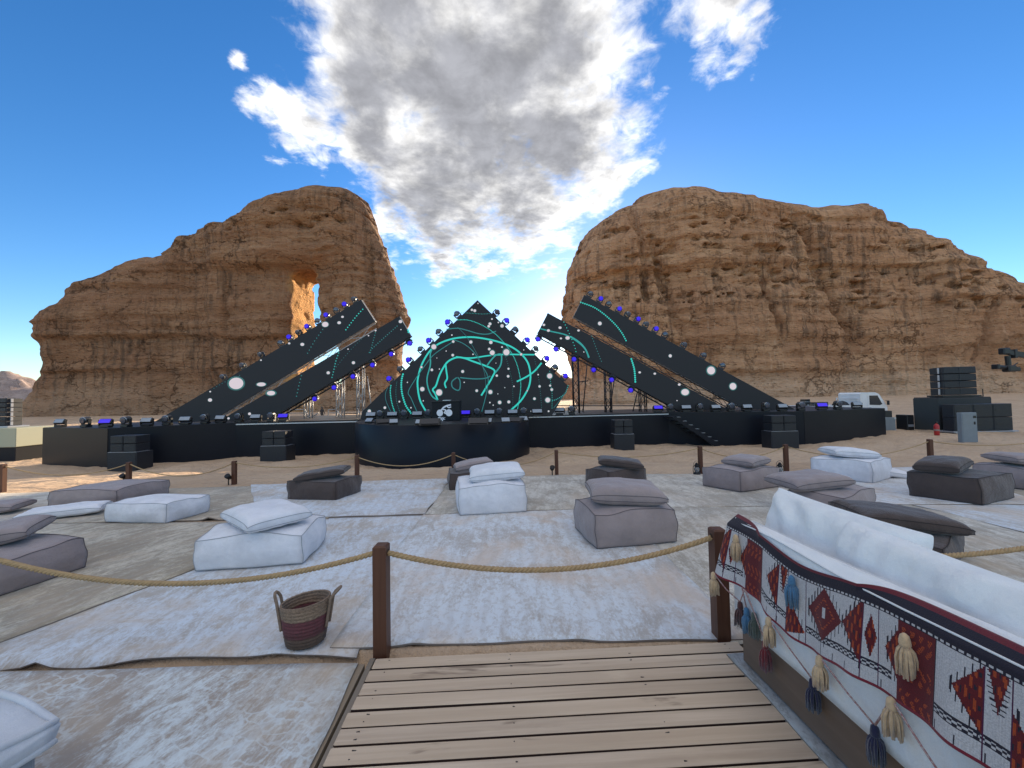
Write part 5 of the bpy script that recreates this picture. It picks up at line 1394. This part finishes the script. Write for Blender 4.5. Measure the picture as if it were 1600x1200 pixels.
row_l = [(95,'s',0),(135,'m',0),(166,'s',1),(198,'m',0),(230,'s',0),(262,'m',0),(290,'s',0),(321,'m',0),(345,'s',0),(374,'m',0),(400,'s',0),(424,'m',0),(443,'s',1)]
row_c = [(580,'s',0),(594,'m',0),(613,'s',0),(632,'m',0),(652,'s',0),(669,'m',0),(727,'s',1),(746,'m',0),(765,'s',0),(780,'m',0),(801,'s',0),(818,'m',0),(839,'s',0)]
row_r = [(874,'s',0),(893,'m',0),(1028,'s',1),(1047,'m',0),(1072,'s',0),(1093,'m',0),(1118,'s',0),(1142,'m',0),(1167,'s',0),(1196,'m',0),(1222,'s',0),(1251,'m',0),(1284,'s',1),(1309,'m',0),(1339,'s',0)]
for row, where, grp in ((row_l, 'front edge of the left wing', 'floor lights on the left wing'), (row_c, 'row below the central screen', 'floor lights below the central screen'), (row_r, 'front edge of the right stage half', 'floor lights on the right wing')):
    cnt = {}
    for (x, k, bl) in row:
        Y = 18.0
        if row is not row_c:
            for _ in range(6): Y = deck_front(at(x, 640, Y).x) + 0.35
        else: Y = 18.7
        p = at(x, 640, Y); p.z = DK + 0.006 + (0.0)
        cnt[(k, bl)] = cnt.get((k, bl), 0)+1
        nm = {('m', 0): 'black moving head light', ('s', 0): 'grey faced strobe light', ('s', 1): 'blue glowing strobe light'}[(k, bl)]
        tot = sum(1 for r_ in row if r_[1] == k and r_[2] == bl)
        lab = '%s %s' % (nm, where) if tot == 1 else '%s %s from the left, %s' % (ORD[cnt[(k, bl)]-1], nm, where)
        place_light(k, bl, p, (0, 0, 1), lab, grp, 0.88, rnd.uniform(-.12, .12))

# ------------------------------------------------------------------ booth and gear on the riser
def booth():
    Y = 16.4; a, b_ = at(675, 660, Y), at(718, 660, Y); ztop = at(690, 628, Y).z
    t = thing('dj_booth', 'black booth with a white cyclist emblem on the curved riser', 'booth', ((a.x+b_.x)/2, Y, DK+0.01)); w = b_.x-a.x; h = ztop-DK
    MB().box((0, 0.35, h/2), (w, 0.70, h), None, 0.01).build('cabinet', SKIRT, t)
    MB().box((0, 0.33, h+0.015), (w+0.06, 0.78, 0.03), None, 0.006).build('counter', DECKM, t)
    em = mat('white_vinyl', (0.78, 0.80, 0.86), 0.6); c = Vector((t.location.x, Y, DK+0.01))
    lay = [0.004]
    def pt(x, y): return at(x, y, Y-0.01) - c + Vector((0, -lay[0], 0))
    def disc(x, y, r, name):
        MB().add([pt(x+r*math.cos(q), y+r*1.05*math.sin(q)) for q in np.linspace(0, 2*math.pi, 29)[:-1]], [tuple(range(28))]).build(name, em, t)
    def stroke(pts, w_, name):
        lay[0] += 0.0008; sp = spline(pts, 6); V = []
        for k, (x, y) in enumerate(sp):
            p_, n_ = sp[max(0, k-1)], sp[min(len(sp)-1, k+1)]; dx, dy = n_[0]-p_[0], n_[1]-p_[1]; l = math.hypot(dx, dy) or 1
            V += [pt(x-dy/l*w_/2, y+dx/l*w_/2), pt(x+dy/l*w_/2, y-dx/l*w_/2)]
        MB().add(V, [(2*k, 2*k+1, 2*k+3, 2*k+2) for k in range(len(sp)-1)]).build(name, em, t)
    Z = lambda x, y: (550+x/5.333, 600+y/5.333-1.0)
    disc(*Z(732, 246), 5.0, 'emblem_wheel'); disc(*Z(808, 245), 5.2, 'emblem_wheel')
    stroke([Z(745,222),Z(765,200),Z(790,187),Z(825,178)], 2.6, 'emblem_rider'); stroke([Z(790,187),Z(805,202),Z(826,195)], 1.8, 'emblem_rider'); stroke([Z(752,218),Z(780,222),Z(772,246),Z(784,252)], 1.8, 'emblem_rider')
    stroke([Z(765,245),Z(785,225),Z(808,245)], 1.0, 'emblem_frame')
    for pts in ([(716,288),(735,280),(728,296),(745,284),(742,298),(760,282),(758,296),(776,284)], [(735,306),(752,300),(748,322)], [(776,303),(760,300),(757,318),(775,320)], [(708,336),(722,331),(732,338),(748,330),(760,338),(775,332)]):
        stroke([Z(*p_) for p_ in pts], 0.9, 'emblem_script')
    lp = thing('laptop', 'small grey laptop lying on the booth counter', 'laptop', (t.location.x+0.02, Y+0.25, DK+0.01+h+0.03))
    MB().box((0, 0, 0.012), (0.34, 0.24, 0.02), None, 0.003).build('keyboard_base', STRIP, lp); MB().box((0, 0.02, 0.03), (0.34, 0.22, 0.01), Matrix.Rotation(R(6), 3, 'X'), 0.003).build('lid', STRIP, lp)
booth()
def wedge(label, x, y, yaw, s=1.0):
    p = on_z(x, y, DK+0.02); t = thing('stage_monitor', label, 'speaker', p, yaw, 'stage monitors on the riser')
    MB().prism([(-0.36*s, -0.05, 0), (-0.36*s, 0.48, 0), (-0.36*s, 0.42, 0.20*s), (-0.36*s, 0.16, 0.23*s)], (0.72*s, 0, 0)).build('cabinet', LBLK, t)
    MB().prism([(-0.32*s, -0.035, 0.045), (-0.32*s, 0.145, 0.215*s), (-0.32*s, 0.135, 0.22*s), (-0.32*s, -0.045, 0.05)], (0.64*s, 0, 0)).build('grille', BLACK_AND_SHADE, t)
wedge('low black wedge monitor left of the booth', 671, 664, 0.1); wedge('low black wedge monitor right of the booth', 747, 663, -0.05); wedge('low black wedge monitor at the left end of the riser', 600, 662, 0.5, 0.8); wedge('low black wedge monitor at the right end of the riser', 803, 660, -0.4, 0.8)
def pad(label, x, y, yaw):
    p = on_z(x, y, DK+0.02); t = thing('floor_panel_light', label, 'stage light', p, yaw, 'small tilted panel lights on the riser')
    M = Matrix.Rotation(R(-50), 3, 'X'); MB().box((0, 0, 0.11), (0.34, 0.06, 0.24), M, 0.01).build('housing', LBLK, t)
    MB().box(Vector((0, 0, 0.11))+M @ Vector((0, -0.034, 0)), (0.29, 0.006, 0.19), M).build('lens_panel', PANEL, t); MB().box((0, 0.05, 0.02), (0.3, 0.2, 0.03)).build('foot', LBLK, t)
for i, (x, y) in enumerate([(577, 661), (615, 663), (656, 664), (762, 662), (790, 661), (818, 659)]):
    pad('small pale panel light on the riser, %s from the left' % ORD[i], x, y, rnd.uniform(-.3, .3))

# ------------------------------------------------------------------ speakers along the stage front
GRILLE = mat('speaker_grille', (0.010, 0.011, 0.014), 0.5, bump=(220, 0.6, 0.01)); CAB = mat('speaker_cabinet', (0.013, 0.015, 0.02), 0.5, var=(6, 0.5, (0.02, 0.023, 0.028)))
def front_fill(label, x0, x1, ytop, ybot, Y):
    a, b_ = at(x0, ybot, Y), at(x1, ybot, Y); w = b_.x-a.x; cx = (a.x+b_.x)/2; g = ground_z(cx, Y)-0.05; H = at(x0, ytop, Y).z-g
    t = thing('speaker_stack', label, 'speaker', (cx, Y, g), 0.0, 'speaker stacks at the foot of the stage')
    hs = H*0.53; d = 0.72
    sb = MB().box((0, d/2, hs/2), (w, d, hs), None, 0.012).build('subwoofer', CAB, t); MB().box((0, -0.004, hs/2), (w*0.94, 0.012, hs*0.92), None, 0.003).build('grille', GRILLE, sb)
    ht = (H-hs-0.02)/2
    for k in range(2):
        z = hs+0.012+ht*(k+0.5)
        for sx in (-1, 1):
            bx = MB().box((sx*w*0.225, d*0.48, z), (w*0.43, d*0.85, ht*0.94), None, 0.012).build('top_box', CAB, t)
            MB().box((sx*w*0.225, d*0.05, z), (w*0.39, 0.012, ht*0.80), None, 0.003).build('grille', GRILLE, bx)
    MB().box((0, d*0.4, hs+0.008), (w*0.96, d*0.8, 0.012)).build('coupler', STRIP, t)
front_fill('black speaker stack at the corner of the left wing', 167, 213, 681, 730, 15.2)
front_fill('black speaker stack between the left wing and the riser', 406, 447, 674, 722, 16.6)
front_fill('black speaker stack right of the riser', 960, 992, 656, 705, 18.2)
front_fill('black speaker stack at the corner of the right wing', 1206, 1249, 649, 699, 17.6)

def line_array(t, w, n, hbox, z0, d=0.75, curve=0.03, m=None):
    for k in range(n):
        M = Matrix.Rotation(R(-2+curve*60*(n/2-k)/n), 3, 'X')
        bx = MB().box((0, 0, z0+hbox*(k+0.5)), (w, d, hbox*0.94), M, 0.012).build('array_box', m or CAB, t)
        MB().box(Vector((0, 0, z0+hbox*(k+0.5)))+M @ Vector((0, -d/2-0.006, 0)), (w*0.96, 0.012, hbox*0.84), M, 0.003).build('grille', GRILLE, bx)
        for sx in (-1, 1): MB().box((sx*(w/2+0.02), -d*0.2, z0+hbox*(k+0.5)), (0.035, 0.10, hbox*0.82), None, 0.006).build('rigging_plate', STRIP, bx)
        MB().box(Vector((0, -d/2-0.016, z0+hbox*(k+0.5))), (0.05, 0.01, hbox*0.84)).build('centre_bar', STRIP if False else CAB, bx)
def pa_right():
    Y = 20.5
    def W(x, y, yy=Y): return at(x, y, yy)
    a, b_ = W(1470, 678), W(1553, 678); g = ground_z((a.x+b_.x)/2, Y)-0.04
    t = thing('speaker_plinth', 'large dark cabinet carrying the right line array', 'cabinet', ((a.x+b_.x)/2, Y, g), 0.0); H = W(1490, 622).z-g; w = b_.x-a.x
    MB().box((0, 0.66, H/2), (w, 1.3, H), None, 0.02).build('body', CAB, t); MB().box((-w/2-0.012, 0.66, H/2), (0.03, 1.28, H*0.98), None, 0.006).build('side_panel', mat('grey_green_panel', (0.035, 0.042, 0.042), 0.6), t)
    MB().box((0, 0.66, H+0.02), (w*0.98, 1.27, 0.04)).build('lid', DECKM, t)
    la = thing('line_array', 'black line array of stacked speaker boxes at right', 'speaker', (W(1490, 620, Y+0.7).x, Y+0.7, g+H+0.045), R(-6))
    hh = W(1489, 574, Y+0.7).z - (g+H+0.04) - 0.10
    MB().box((0, 0, 0.05), (1.9, 0.9, 0.09), None, 0.01).build('base_frame', LBLK, la); 
    for sx in (-1, 1): MB().tube((sx*1.25, -0.2, -0.0), (sx*1.25, -0.2, 0.42), 0.02, 6).build('pin', LBLK, la)
    MB().box((0, -0.15, 0.02), (2.6, 0.06, 0.04)).build('spreader_bar', LBLK, la)
    line_array(la, 1.62, 4, hh/4, 0.10)
    a, b_ = W(1492, 678, Y-1.0), W(1584, 678, Y-1.0); w = b_.x-a.x; g2_ = ground_z(a.x, Y-1.0)-0.02
    s = thing('subwoofer_block', 'wide block of black subwoofers on a pallet at right', 'speaker', ((a.x+b_.x)/2, Y-1.0, g2_), 0.0); H2 = W(1530, 631, Y-1.0).z-g2_
    MB().box((0, 0.35, 0.09), (w+0.3, 0.9, 0.05)).build('pallet_deck', STRIP, s)
    for sx in (-1, -0.33, 0.33, 1): MB().box((sx*w*0.48, 0.35, 0.03), (0.12, 0.8, 0.07)).build('pallet_runner', STRIP, s)
    for r_ in range(2):
        for k in range(3):
            ww = w/3; hh2 = (H2-0.12)/2; c = (-w/2+ww*(k+0.5), 0.27, 0.12+hh2*(r_+0.5))
            bx = MB().box(c, (ww*0.985, 0.54, hh2*0.975), None, 0.015).build('subwoofer', CAB, s)
            MB().box((c[0], -0.005, c[2]), (ww*0.92, 0.015, hh2*0.90), None, 0.004).build('grille', GRILLE, bx)
            MB().box((c[0]-ww*0.25, -0.018, c[2]), (ww*0.25, 0.012, hh2*0.13), None, 0.003).build('handle', LBLK, bx)
    # grey cabinet
    p = gp(1517, 693); u = thing('power_cabinet', 'upright grey metal cabinet standing before the subwoofers', 'cabinet', p, 0.0); k = p.y/FPX; hb = (693-645)*k; wb = 24*k
    gm = mat('grey_enamel', (0.20, 0.23, 0.25), 0.5, var=(4, 0.4, (0.16, 0.18, 0.20)))
    MB().box((0, 0.10, hb/2), (wb, 0.2, hb), None, 0.015).build('body', gm, u); MB().box((0, -0.004, hb/2), (wb*0.9, 0.012, hb*0.92), None, 0.004).build('door', gm, u)
    MB().box((wb*0.3, -0.018, hb*0.66), (0.06, 0.02, 0.12), None, 0.004).build('latch', LBLK, u); MB().box((wb*0.32, -0.016, hb*0.86), (0.12, 0.012, 0.10)).build('sticker', LBLK, u); MB().box((0, 0.10, 0.01), (wb*1.12, 0.3, 0.05)).build('foot', gm, u)
    # extinguisher
    p = gp(1464, 680); e = thing('fire_extinguisher', 'red fire extinguisher standing beside the dark cabinet', 'extinguisher', p, 0.4); k = p.y/FPX*21/0.62
    MB().lathe([(0.085*k, 0), (0.095*k, 0.02*k), (0.095*k, 0.42*k), (0.07*k, 0.49*k), (0.03*k, 0.52*k), (0.03*k, 0.55*k)], 16).build('cylinder', mat('red_enamel', (0.42, 0.02, 0.02), 0.35), e, True, 40)
    MB().box((0.02*k, 0, 0.585*k), (0.12*k, 0.05*k, 0.06*k)).build('valve', LBLK, e); MB().path([(0.05*k, 0, 0.57*k), (0.12*k, -0.02, 0.5*k), (0.11*k, -0.05, 0.25*k), (0.10*k, -0.03, 0.1*k)], 0.014*k, 6).build('hose', LBLK, e)
    MB().lathe([(0.0965*k, 0.20*k), (0.0965*k, 0.28*k)], 16).build('label_band', mat('label_white', (0.30, 0.22, 0.18), 0.6), e)
    # small case stack behind the stage end
    Y2 = 21.8; a, b_ = W(1373, 670, Y2), W(1399, 670, Y2); w = b_.x-a.x; g3 = ground_z(a.x, Y2)-0.03
    c = thing('flight_case', 'dark flight case with a monitor on it past the stage end', 'case', ((a.x+b_.x)/2, Y2, g3), R(-20)); hc = W(1385, 652, Y2).z-g3; ht = W(1385, 642, Y2).z-g3-hc
    MB().box((0, 0.3, hc/2), (w*0.85, 0.6, hc), None, 0.02).build('case_body', gm, c); MB().box((-0.05, 0.3, hc+ht/2), (w*0.72, 0.5, ht), None, 0.02).build('lid_box', LBLK, c)
    for sx in (-1, 1):
        for z in (0.06, hc-0.06): MB().box((sx*w*0.405, -0.005, z), (0.07, 0.03, 0.09)).build('corner_cap', STRIP, c)
    p = gp(1424, 672); c2 = thing('amplifier_rack', 'small dark amplifier rack beside the dark cabinet', 'rack', p, 0.1)
    MB().box((0, 0.3, 0.42), (0.42, 0.6, 0.84), None, 0.02).build('rack_body', LBLK, c2)
    for z in (0.25, 0.45, 0.65): MB().box((0, -0.006, z), (0.36, 0.014, 0.13)).build('rack_unit', STRIP if z == 0.25 else CAB, c2)
pa_right()
def pa_left():
    Y = 18.0; b_ = at(20, 700, Y); a = at(-110, 700, Y); g = ground_z(b_.x, Y)-0.05; zt = at(30, 669, Y).z
    t = thing('speaker_plinth', 'pale box with a dark base carrying the left line array', 'cabinet', ((a.x+b_.x)/2, Y, g), R(3)); w = b_.x-a.x; H = zt-g; hd = at(30, 699, Y).z-g
    MB().box((0, 0.9, hd/2), (w*0.97, 1.7, hd), None, 0.01).build('base', SKIRT, t); MB().box((0, 0.9, (H+hd)/2), (w, 1.8, H-hd), None, 0.02).build('body', mat('pale_green_panel', (0.36, 0.37, 0.27), 0.7), t)
    la = thing('line_array', 'tall line array with white side rigging at the left edge', 'speaker', (at(11, 660, Y+0.5).x-0.66, Y+0.8, g+H+0.005), 0.0)
    hh = at(2, 623, Y+0.8).z-(g+H)-0.08
    MB().box((0, 0, 0.04), (1.7, 0.85, 0.08), None, 0.01).build('base_frame', STRIP, la)
    line_array(la, 1.25, 6, hh/6, 0.085, 0.62)
pa_left()

# ------------------------------------------------------------------ truck
def truck():
    Y = 26.0; k = Y/FPX; x0 = at(1345, 640, Y).x; g = ground_z(x0, Y)-0.02
    t = thing('flatbed_truck', 'white flatbed truck parked behind the right wing of the stage', 'truck', (x0, Y, g))
    wp = mat('truck_white', (0.74, 0.76, 0.78), 0.3, var=(2.5, 0.35, (0.60, 0.60, 0.58)), coat=0.3); tyre = mat('tyre', (0.02, 0.02, 0.02), 0.85); gl = mat('truck_glass', (0.03, 0.04, 0.05), 0.08)
    H = at(1358, 613, Y).z-g; W_ = 1.75
    prof = [(0, 0.55), (0, H-0.10), (0.10, H), (1.02, H), (1.28, H-0.12), (1.72, H*0.60), (1.80, H*0.52), (1.82, 0.45), (1.45, 0.42), (1.40, 0.62), (1.15, 0.80), (0.85, 0.80), (0.58, 0.62), (0.52, 0.50)]
    cab = MB().prism([(x, 0, z) for x, z in prof], (0, W_, 0)).build('cab', wp, t)
    dr = MB().prism([(0.48, -0.012, 0.85), (0.48, -0.012, H-0.10), (1.18, -0.012, H-0.12), (1.58, -0.012, H*0.62), (1.55, -0.012, 0.85)], (0, 0.01, 0)).build('door', wp, t)
    MB().prism([(0.60, -0.020, H*0.60), (0.60, -0.020, H-0.22), (1.16, -0.020, H-0.22), (1.46, -0.020, H*0.62), (1.30, -0.020, H*0.585)], (0, 0.006, 0)).build('window', gl, dr)
    MB().box((0.62, -0.022, H*0.50), (0.14, 0.012, 0.05)).build('handle', LBLK, dr)
    MB().prism([(1.31, 0.10, H-0.17), (1.70, 0.10, H*0.61), (1.715, 0.10, H*0.62), (1.325, 0.10, H-0.165)], (0, W_-0.2, 0)).build('windscreen', gl, cab)
    for y in (-0.16, W_+0.16): MB().box((1.72, y, H*0.66), (0.07, 0.16, 0.30), None, 0.02).build('mirror', LBLK, t); 
    for y in (-0.08, W_+0.08): MB().tube((1.62, y*0.6, H*0.72), (1.72, y, H*0.72), 0.015, 6).build('mirror_arm', LBLK, t)
    for y in (0.2, W_-0.2): MB().box((1.815, y, 0.72), (0.03, 0.26, 0.18), None, 0.01).build('headlight', PANEL, t)
    MB().box((1.84, W_/2, 0.48), (0.08, W_, 0.16), None, 0.02).build('bumper', BLACK_AND_SHADE, t)
    MB().box((-1.2, W_/2, 0.60), (4.6, 0.8, 0.16)).build('chassis', BLACK_AND_SHADE, t)
    bed = MB().box((-1.85, W_/2, 0.86), (3.45, 1.95, 0.10), None, 0.01).build('bed', wp, t)
    for y in (-0.10, W_+0.10):
        for q in range(3): MB().box((-0.72-1.14*q, y, 1.09), (1.11, 0.04, 0.36), None, 0.008).build('side_board', wp, bed)
    MB().box((-3.56, W_/2, 1.09), (0.04, 1.9, 0.36)).build('tail_board', wp, bed)
    for y in (0.0, W_): MB().tube((-0.12, y, 0.8), (-0.12, y, 1.75), 0.03, 8).build('headboard_post', wp, bed)
    for z in (1.35, 1.72): MB().tube((-0.12, 0, z), (-0.12, W_, z), 0.025, 8).build('headboard_rail', wp, bed)
    for x in (1.0, -2.3):
        for y in (0.02, W_-0.24):
            w = MB().lathe([(0.20, 0), (0.37, 0.01), (0.39, 0.05), (0.39, 0.18), (0.37, 0.22), (0.20, 0.23)], 24, Matrix.Rotation(R(-90), 3, 'X'), (x, y, 0.39)).build('tyre', tyre, t, True, 40)
            MB().lathe([(0.05, -0.012), (0.12, -0.01), (0.20, 0.0), (0.20, 0.235)], 16, Matrix.Rotation(R(-90), 3, 'X'), (x, y, 0.39)).build('rim', STRIP, w)
    # loads on the bed
    for nm, x, w, z, h_ in (('tall narrow dark case standing on the truck bed', -3.2, 0.34, 0.915, 0.80), ('long dark case lying on the truck bed', -2.3, 1.0, 0.915, 0.58), ('folded dark tarpaulin bundle on the truck bed behind the cab', -0.75, 0.95, 0.915, 0.55)):
        c = thing('loaded_case' if 'case' in nm else 'tarpaulin_bundle', nm, 'case' if 'case' in nm else 'bundle', (x0+x, Y+0.7, g+z))
        if 'case' in nm:
            MB().box((0, 0, h_/2), (w, 0.5, h_), None, 0.02).build('shell', LBLK, c); MB().box((0, 0, h_*0.78), (w*1.02, 0.51, 0.03)).build('lid_seam', STRIP, c); MB().box((0, -0.262, h_*0.5), (w*0.4, 0.02, 0.05)).build('handle', STRIP, c)
        else:
            V, F, E = pouf_mesh(w, 0.6, h_, 33, 0.08); me = bpy.data.meshes.new('folded_sheet'); me.from_pydata([(x_*(1-0.35*z_/h_), y_, z_*(0.8+0.25*math.sin(x_*7))) for x_, y_, z_ in V], [], F); link_mesh('folded_sheet', me, c, [BLACK_AND_SHADE], True)
            MB().path([(0, -0.33, 0.02), (0.02, -0.33, h_*0.5), (0, -0.1, h_*1.02), (0, 0.3, h_*0.6)], 0.015, 6).build('strap', STRIP, c)
truck()

# ------------------------------------------------------------------ camera jib at the right edge
def jib():
    Y = 14.0; W = lambda x, y, yy=Y: at(x, y, yy)
    tip = W(1566, 551); tail = W(1790, 590); g = ground_z(tail.x, Y)
    t = thing('camera_jib', 'black camera crane arm with a hanging camera head at the right edge', 'camera crane', (tail.x, Y, g)); o = Vector((tail.x, Y, g))
    P = lambda x, y: W(x, y)-o
    a, b_ = tip-o, tail-o; d = (b_-a)
    up = Vector((0, 0, 1)); 
    MB().prism([a+up*0.12+Vector((0, -0.07, 0)), b_+up*0.22+Vector((0, -0.07, 0)), b_-up*0.10+Vector((0, -0.07, 0)), a-up*0.04+Vector((0, -0.07, 0))], (0, 0.14, 0)).build('arm', LBLK, t)
    for q in (0.08, 0.3, 0.55, 0.8): MB().box(a+d*q+up*(0.03+0.04*q), (0.10, 0.18, 0.32), None, 0.01).build('arm_joint', LBLK, t)
    MB().box(a+Vector((0.08, 0, 0.05)), (0.26, 0.2, 0.24), None, 0.03).build('tip_bracket', LBLK, t)
    MB().tube(P(1574, 556), P(1576, 572), 0.075, 10).build('drop_column', LBLK, t)
    hd = MB().box(P(1577, 576), (0.30, 0.26, 0.24), None, 0.04).build('remote_head', LBLK, t)
    cm = MB().box(P(1583, 577), (0.34, 0.22, 0.16), None, 0.03).build('camera_body', LBLK, t)
    MB().tube(P(1573, 575), P(1558, 573), 0.07, 14, 0.085).build('lens', LBLK, cm); MB().box(P(1556, 573), (0.10, 0.22, 0.18), None, 0.02).build('matte_box', LBLK, cm); MB().tube(P(1584, 571), P(1590, 567), 0.02, 6).build('top_handle', LBLK, cm)
    MB().tube((0, 0, 0.0), b_ + Vector((0, 0, 0.1)), 0.09, 12).build('pedestal', LBLK, t)
    for q in range(3):
        an = 2*math.pi*q/3; MB().tube((0, 0, 0.5), (0.9*math.cos(an), 0.9*math.sin(an), -0.03), 0.04, 8).build('leg', LBLK, t)
    MB().box(b_+Vector((0.5, 0, 0.05)), (0.5, 0.35, 0.45), None, 0.03).build('counterweight', LBLK, t); MB().tube(b_, b_+Vector((0.5, 0, 0.05)), 0.05, 8).build('tail_arm', LBLK, t)
jib()

# ------------------------------------------------------------------ standing person far behind the stage
def person():
    base = gp(503, 657); 
    D = 48.0; b_ = at(503.5, 657, D); gx, gy = b_.x, D; gz = ground_z(gx, gy)
    t = thing('person', 'person in dark clothes and cap standing behind the left screens', 'person', (gx, gy, gz), R(170))
    J = {'pel': (0, 0, 0.95), 'sp': (0, 0.01, 1.15), 'ch': (0, 0, 1.36), 'nk': (0, 0, 1.50), 'hd': (0, -0.02, 1.62), 'top': (0, 0, 1.74)}
    for s, n in ((-1, 'l'), (1, 'r')):
        J.update({n+'sh': (s*0.19, 0, 1.42), n+'el': (s*0.29, 0.03, 1.15), n+'wr': (s*0.33, -0.06, 0.93), n+'hn': (s*0.335, -0.09, 0.84), n+'hp': (s*0.10, 0, 0.90), n+'kn': (s*0.14, -0.02, 0.50), n+'an': (s*0.16, 0.02, 0.09), n+'ft': (s*0.18, -0.14, 0.035)})
    names = list(J); E = [('pel', 'sp'), ('sp', 'ch'), ('ch', 'nk'), ('nk', 'hd'), ('hd', 'top')]
    for n in 'lr': E += [('ch', n+'sh'), (n+'sh', n+'el'), (n+'el', n+'wr'), (n+'wr', n+'hn'), ('pel', n+'hp'), (n+'hp', n+'kn'), (n+'kn', n+'an'), (n+'an', n+'ft')]
    rad = {'pel': 0.155, 'sp': 0.15, 'ch': 0.165, 'nk': 0.062, 'hd': 0.10, 'top': 0.085, 'sh': 0.085, 'el': 0.06, 'wr': 0.042, 'hn': 0.04, 'hp': 0.10, 'kn': 0.075, 'an': 0.055, 'ft': 0.045}
    me = bpy.data.meshes.new('body'); me.from_pydata([J[n] for n in names], [(names.index(a), names.index(b2)) for a, b2 in E], [])
    cl = mat('dark_clothes', (0.018, 0.018, 0.022), 0.85)
    o = link_mesh('body', me, t, [cl]); md = o.modifiers.new('skin', 'SKIN'); sb = o.modifiers.new('sub', 'SUBSURF'); sb.levels = 2; sb.render_levels = 2
    for i, n in enumerate(names):
        r = rad[n] if n in rad else rad[n[1:]]; me.skin_vertices[0].data[i].radius = (r, r*0.8); me.skin_vertices[0].data[i].use_root = (n == 'pel')
    MB().lathe([(0.118, 1.66), (0.122, 1.70), (0.10, 1.77), (0.04, 1.80)], 14, None, (0, 0, 0)).build('cap', mat('cap_cloth', (0.03, 0.03, 0.035), 0.9), t, True)
person()
